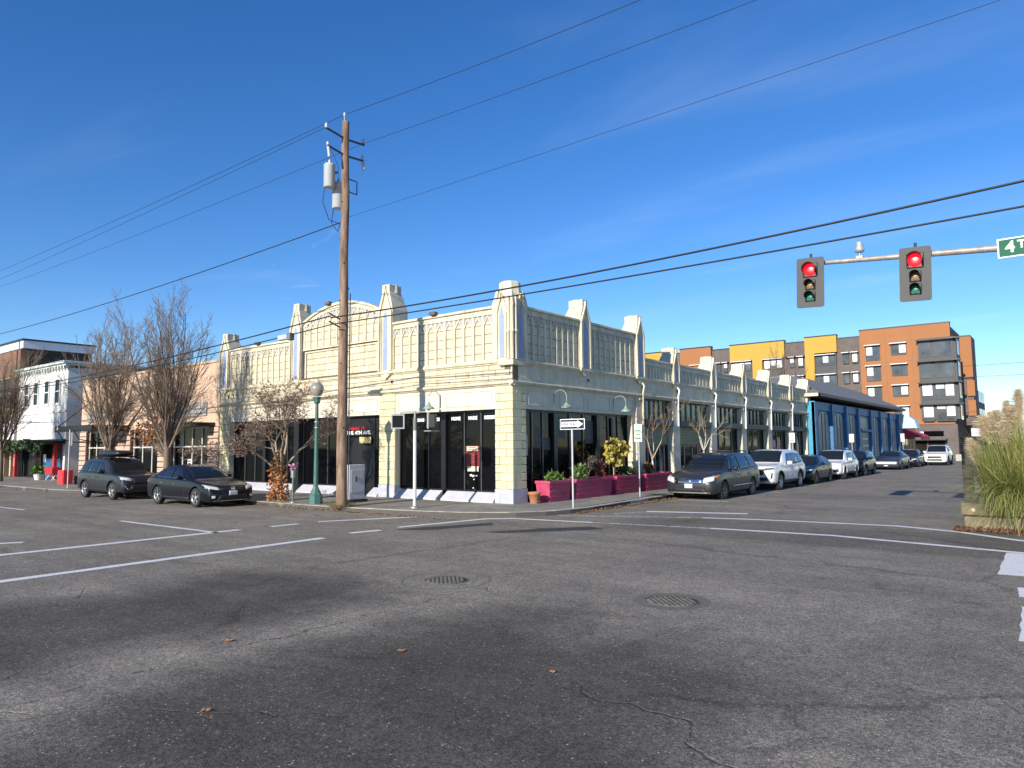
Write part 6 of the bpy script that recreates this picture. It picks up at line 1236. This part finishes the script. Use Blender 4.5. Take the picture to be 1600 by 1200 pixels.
bush('green_shrub','rounded green shrub spilling over the left end of the longest planter',(.5,3.2,.6),(.3,.42,.28),230,.15,GRN,asp=.2)
bush('dry_shrub','tall dull brown dry shrub standing in the longest planter',(.34,4.1,.63),(.2,.5,.55),220,.1,DULL,asp=.35); bush('red_shrub','feathery red brown shrub at the right end of the longest planter',(.34,4.95,.63),(.24,.38,.42),300,.13,RTWG,asp=.12)
bush('yellow_shrub','bright yellow variegated shrub in the third magenta planter',(.45,6.15,1.05),(.34,.85,.58),520,.16,YLEAF,stem=PBARK,asp=.55); bush('green_shrub','low dark green shrub below the yellow variegated shrub',(.4,7.1,.6),(.3,.5,.2),260,.13,mat('dark_leaf_green',(.045,.08,.02),.5,var=.4),asp=.3)
bush('green_shrub','small reddish shrub at the foot of the pale barked young tree',(.35,9.0,.62),(.22,.4,.24),160,.12,OLEAF,asp=.4)
# pampas grass
GR1=mat('pampas_blade',(.16,.2,.04),.55,var=.35,vs=5,c2=(.3,.28,.08)); PLM=mat('pampas_plume',(.85,.74,.55),.8,var=.15,vs=4)
pg=thing('pampas_grass','large clump of pampas grass with cream plumes in the block planter','grass clump',(14.2,2.3,.3)); mb=MB()
def blade(mb,p,d,L,w,droop,n=6,mi=0):
    d=Vector(d).normalized(); s=d.cross(Vector((0,0,1))); s=s.normalized() if s.length>.05 else Vector((1,0,0)); s=(s+Vector(rng.normal(size=3))*.3).normalized(); q=Vector(p); vs=[]
    for i in range(n+1):
        t=i/n; ww=w*(1-t)**.7*(.5+.5*min(1,t*6)); vs+=[q+s*ww,q-s*ww]; d=(d+Vector((0,0,-droop*(.3+t)))).normalized(); q=q+d*L/n
    mb.add(vs,[(2*i,2*i+1,2*i+3,2*i+2) for i in range(n)],mi,True)
cl=[(13.35,1.58,.85),(13.8,1.45,.9),(14.4,1.45,.95),(13.7,1.75,1.0),(14.15,1.8,1.1),(14.8,2.0,1.1),(13.7,2.6,1.15),(14.6,3.0,1.2)]
for k in range(10500):
    cx,cy,sc=cl[rng.integers(len(cl))]; a=rng.uniform(0,6.28); r0=rng.uniform(0,.34); dx,dy=math.cos(a),math.sin(a); tl=R(min(70,abs(rng.normal(8,24)))); out=rng.uniform()<.45
    if dx<-.2 and cx<13.8: tl*=.5; out=out and rng.uniform()<.2
    fr=cy<1.7 and dy<.1 and (dx>-.35 or cx>13.7)
    if dx<0 and cx<13.6: tl=min(tl,R(14)); out=False
    if fr: out=True; tl=max(tl,R(26))
    blade(mb,(cx+r0*dx,cy+r0*dy,.2),(math.sin(tl)*dx,math.sin(tl)*dy,math.cos(tl)),rng.uniform(1.3,2.3)*sc,rng.uniform(.005,.012),(rng.uniform(.25,.6) if fr and rng.uniform()<.7 else rng.uniform(.12,.34)) if out else rng.uniform(.03,.12),8,int(rng.choice(3,p=[.55,.17,.28])))
tag(mb.build('blades',[GR1,mat('straw_blade',(.42,.35,.14),.6,var=.3,vs=5),mat('deep_green_blade',(.07,.12,.025),.5,var=.3,vs=5)],pg),kind='stuff')
def plume(x,y,z0,z1,lean,wd,base):
    st=MB().tube([base,((base[0]+x)/2,(base[1]+y)/2,z0*.55),(x,y,z0),(x+lean*.5,y,z1)],[.011,.009,.007,.003],5); st=st.build('plume_stem',GR1,pg); mb=MB(); H=z1-z0
    for k in range(1700):
        t=rng.uniform(0,1)**.85; rr=wd*(math.sin(math.pi*min(1,t*.80+.14))**.6); a=rng.uniform(0,6.28); c=Vector((x+lean*.5*t,y,z0+H*t)); o=Vector((math.cos(a),math.sin(a),0)); d=(o*.8+Vector((lean*.3,0,rng.uniform(.2,.8)))).normalized(); blade(mb,c,d,rr*rng.uniform(.7,1.5),.0075,rng.uniform(.12,.38),3)
    tag(mb.build('plume',PLM,st),kind='stuff')
for q in ((13.72,1.9,2.2,3.1,.05,.22),(13.08,1.8,1.85,2.5,-.15,.22),(13.28,1.7,1.88,2.62,.05,.22),(13.47,2.0,1.98,2.85,.05,.2),(12.9,1.6,1.3,1.95,-.3,.17),(14.02,1.6,1.7,2.35,.15,.2),(14.0,2.6,2.2,3.2,.1,.2),(14.5,2.2,2.0,2.9,.2,.2),(13.18,2.3,1.9,2.6,-.05,.22),(13.4,1.5,1.72,2.35,.1,.2),(13.55,2.4,2.0,2.75,.0,.2)): plume(*q,((q[0]+13.8)/2,2.1,.4))
# mulch, fallen leaves, weeds
mb=MB()
for k in range(1600): x=rng.uniform(12.4,17); y=.95+rng.normal()*.22; leafcloud(mb,[(x,y,ZR+.01+rng.uniform(0,.03))],.07,0,1,0,.5)
tag(mb.build('leaf_litter',mat('red_brown_litter',(.13,.055,.03),.8,var=.5,vs=12)),'strip of reddish leaf litter before the block planter','leaf litter',kind='stuff')
mb=MB()
for k in range(500): a=rng.uniform(0,6.28); r=.22+abs(rng.normal())*.14; blade(mb,(PX+r*math.cos(a),PYp+r*math.sin(a),ZS-.01),(math.cos(a)*.6,math.sin(a)*.6,1),rng.uniform(.08,.28),.006,.12,3)
tag(mb.build('weeds',mat('dry_weed',(.19,.16,.05),.7,var=.4)),'tuft of dry weeds round the foot of the wooden pole','weeds',kind='stuff')
mb=MB()
for k in range(700):
    y=rng.uniform(-.5,6.5); x=2.66+rng.normal()*.05-.03*y*.9+.08; leafcloud(mb,[(x+.12,y,ZR+.012)],.06,0,1,0,.5)
for k in range(350): x=rng.uniform(-13,1); y=-4.08+rng.normal()*.06; leafcloud(mb,[(x,y,ZR+.012)],.06,0,1,0,.5)
tag(mb.build('gutter_leaves',mat('gutter_leaf',(.16,.09,.03),.8,var=.5,vs=9)),'fallen leaves gathered in the gutter along the kerb','leaf litter',kind='stuff')
FL=mat('orange_fallen_leaf',(.45,.18,.06),.6,var=.3)
for x,y,s,lb in ((7.5,-14.5,.06,'orange leaf on the dark asphalt at the left'),(9.27,-13.67,.05,'orange leaf on the asphalt near the middle'),(9.24,-15.7,.05,'brown leaf nearest the bottom edge on the asphalt'),(10.87,-13.32,.03,'tiny leaf right of the middle on the asphalt')):
    a=rng.uniform(0,6.28); v=[]
    for k in range(10): r=s*(.5 if k%2 else 1)*rng.uniform(.8,1.1); v.append((x+r*math.cos(a+k*.628),y+r*math.sin(a+k*.628),ZR+.008+.02*math.sin(k*1.9)**2))
    tag(MB().add([(x,y,ZR+.018)]+v,[(0,1+k,1+(k+1)%10) for k in range(10)]).build('fallen_leaf',FL),lb,'leaf','fallen leaves on the road')
# distant planting
def far_tree(label,x,y,h,r,seed,m):
    rs=np.random.default_rng(seed); t=thing('far_tree',label,'tree',(x,y,ZR),'trees far beyond the street'); MB().tube([(x,y,ZR),(x,y,h*.6)],[.25,.12],7).build('trunk',BARKM,t); mb=MB(); P=[]
    for _ in range(700): v=Vector(rs.normal(size=3)).normalized()*rs.uniform(.3,1)**.6; P.append((x+v.x*r,y+v.y*r,h*.62+v.z*h*.38))
    leafcloud(mb,P,.7,0,1,0,.45); mb.build('crown',m,t)
FARG=mat('far_evergreen',(.035,.05,.025),.8,var=.4)
far_tree('dark far evergreen just left of the cream plumes',15,120,7.5,3,1,FARG); far_tree('dark far evergreen hidden behind the tallest plume',24,110,7,4,2,FARG); far_tree('broad far evergreen at the right edge behind the grass',33,115,9,5,3,FARG)
bare_far=dict(VASE,n=[6,7,5,0],seg=[.6,.5,.4,.3]); 
bare_tree('low bare tree at the street end before the apartment shop',7.4,68,31,5.2,bare_far); bare_tree('bare tree standing behind the roof of the blue building',-15.0,78,33,15.5,dict(bare_far,rmin=.012));
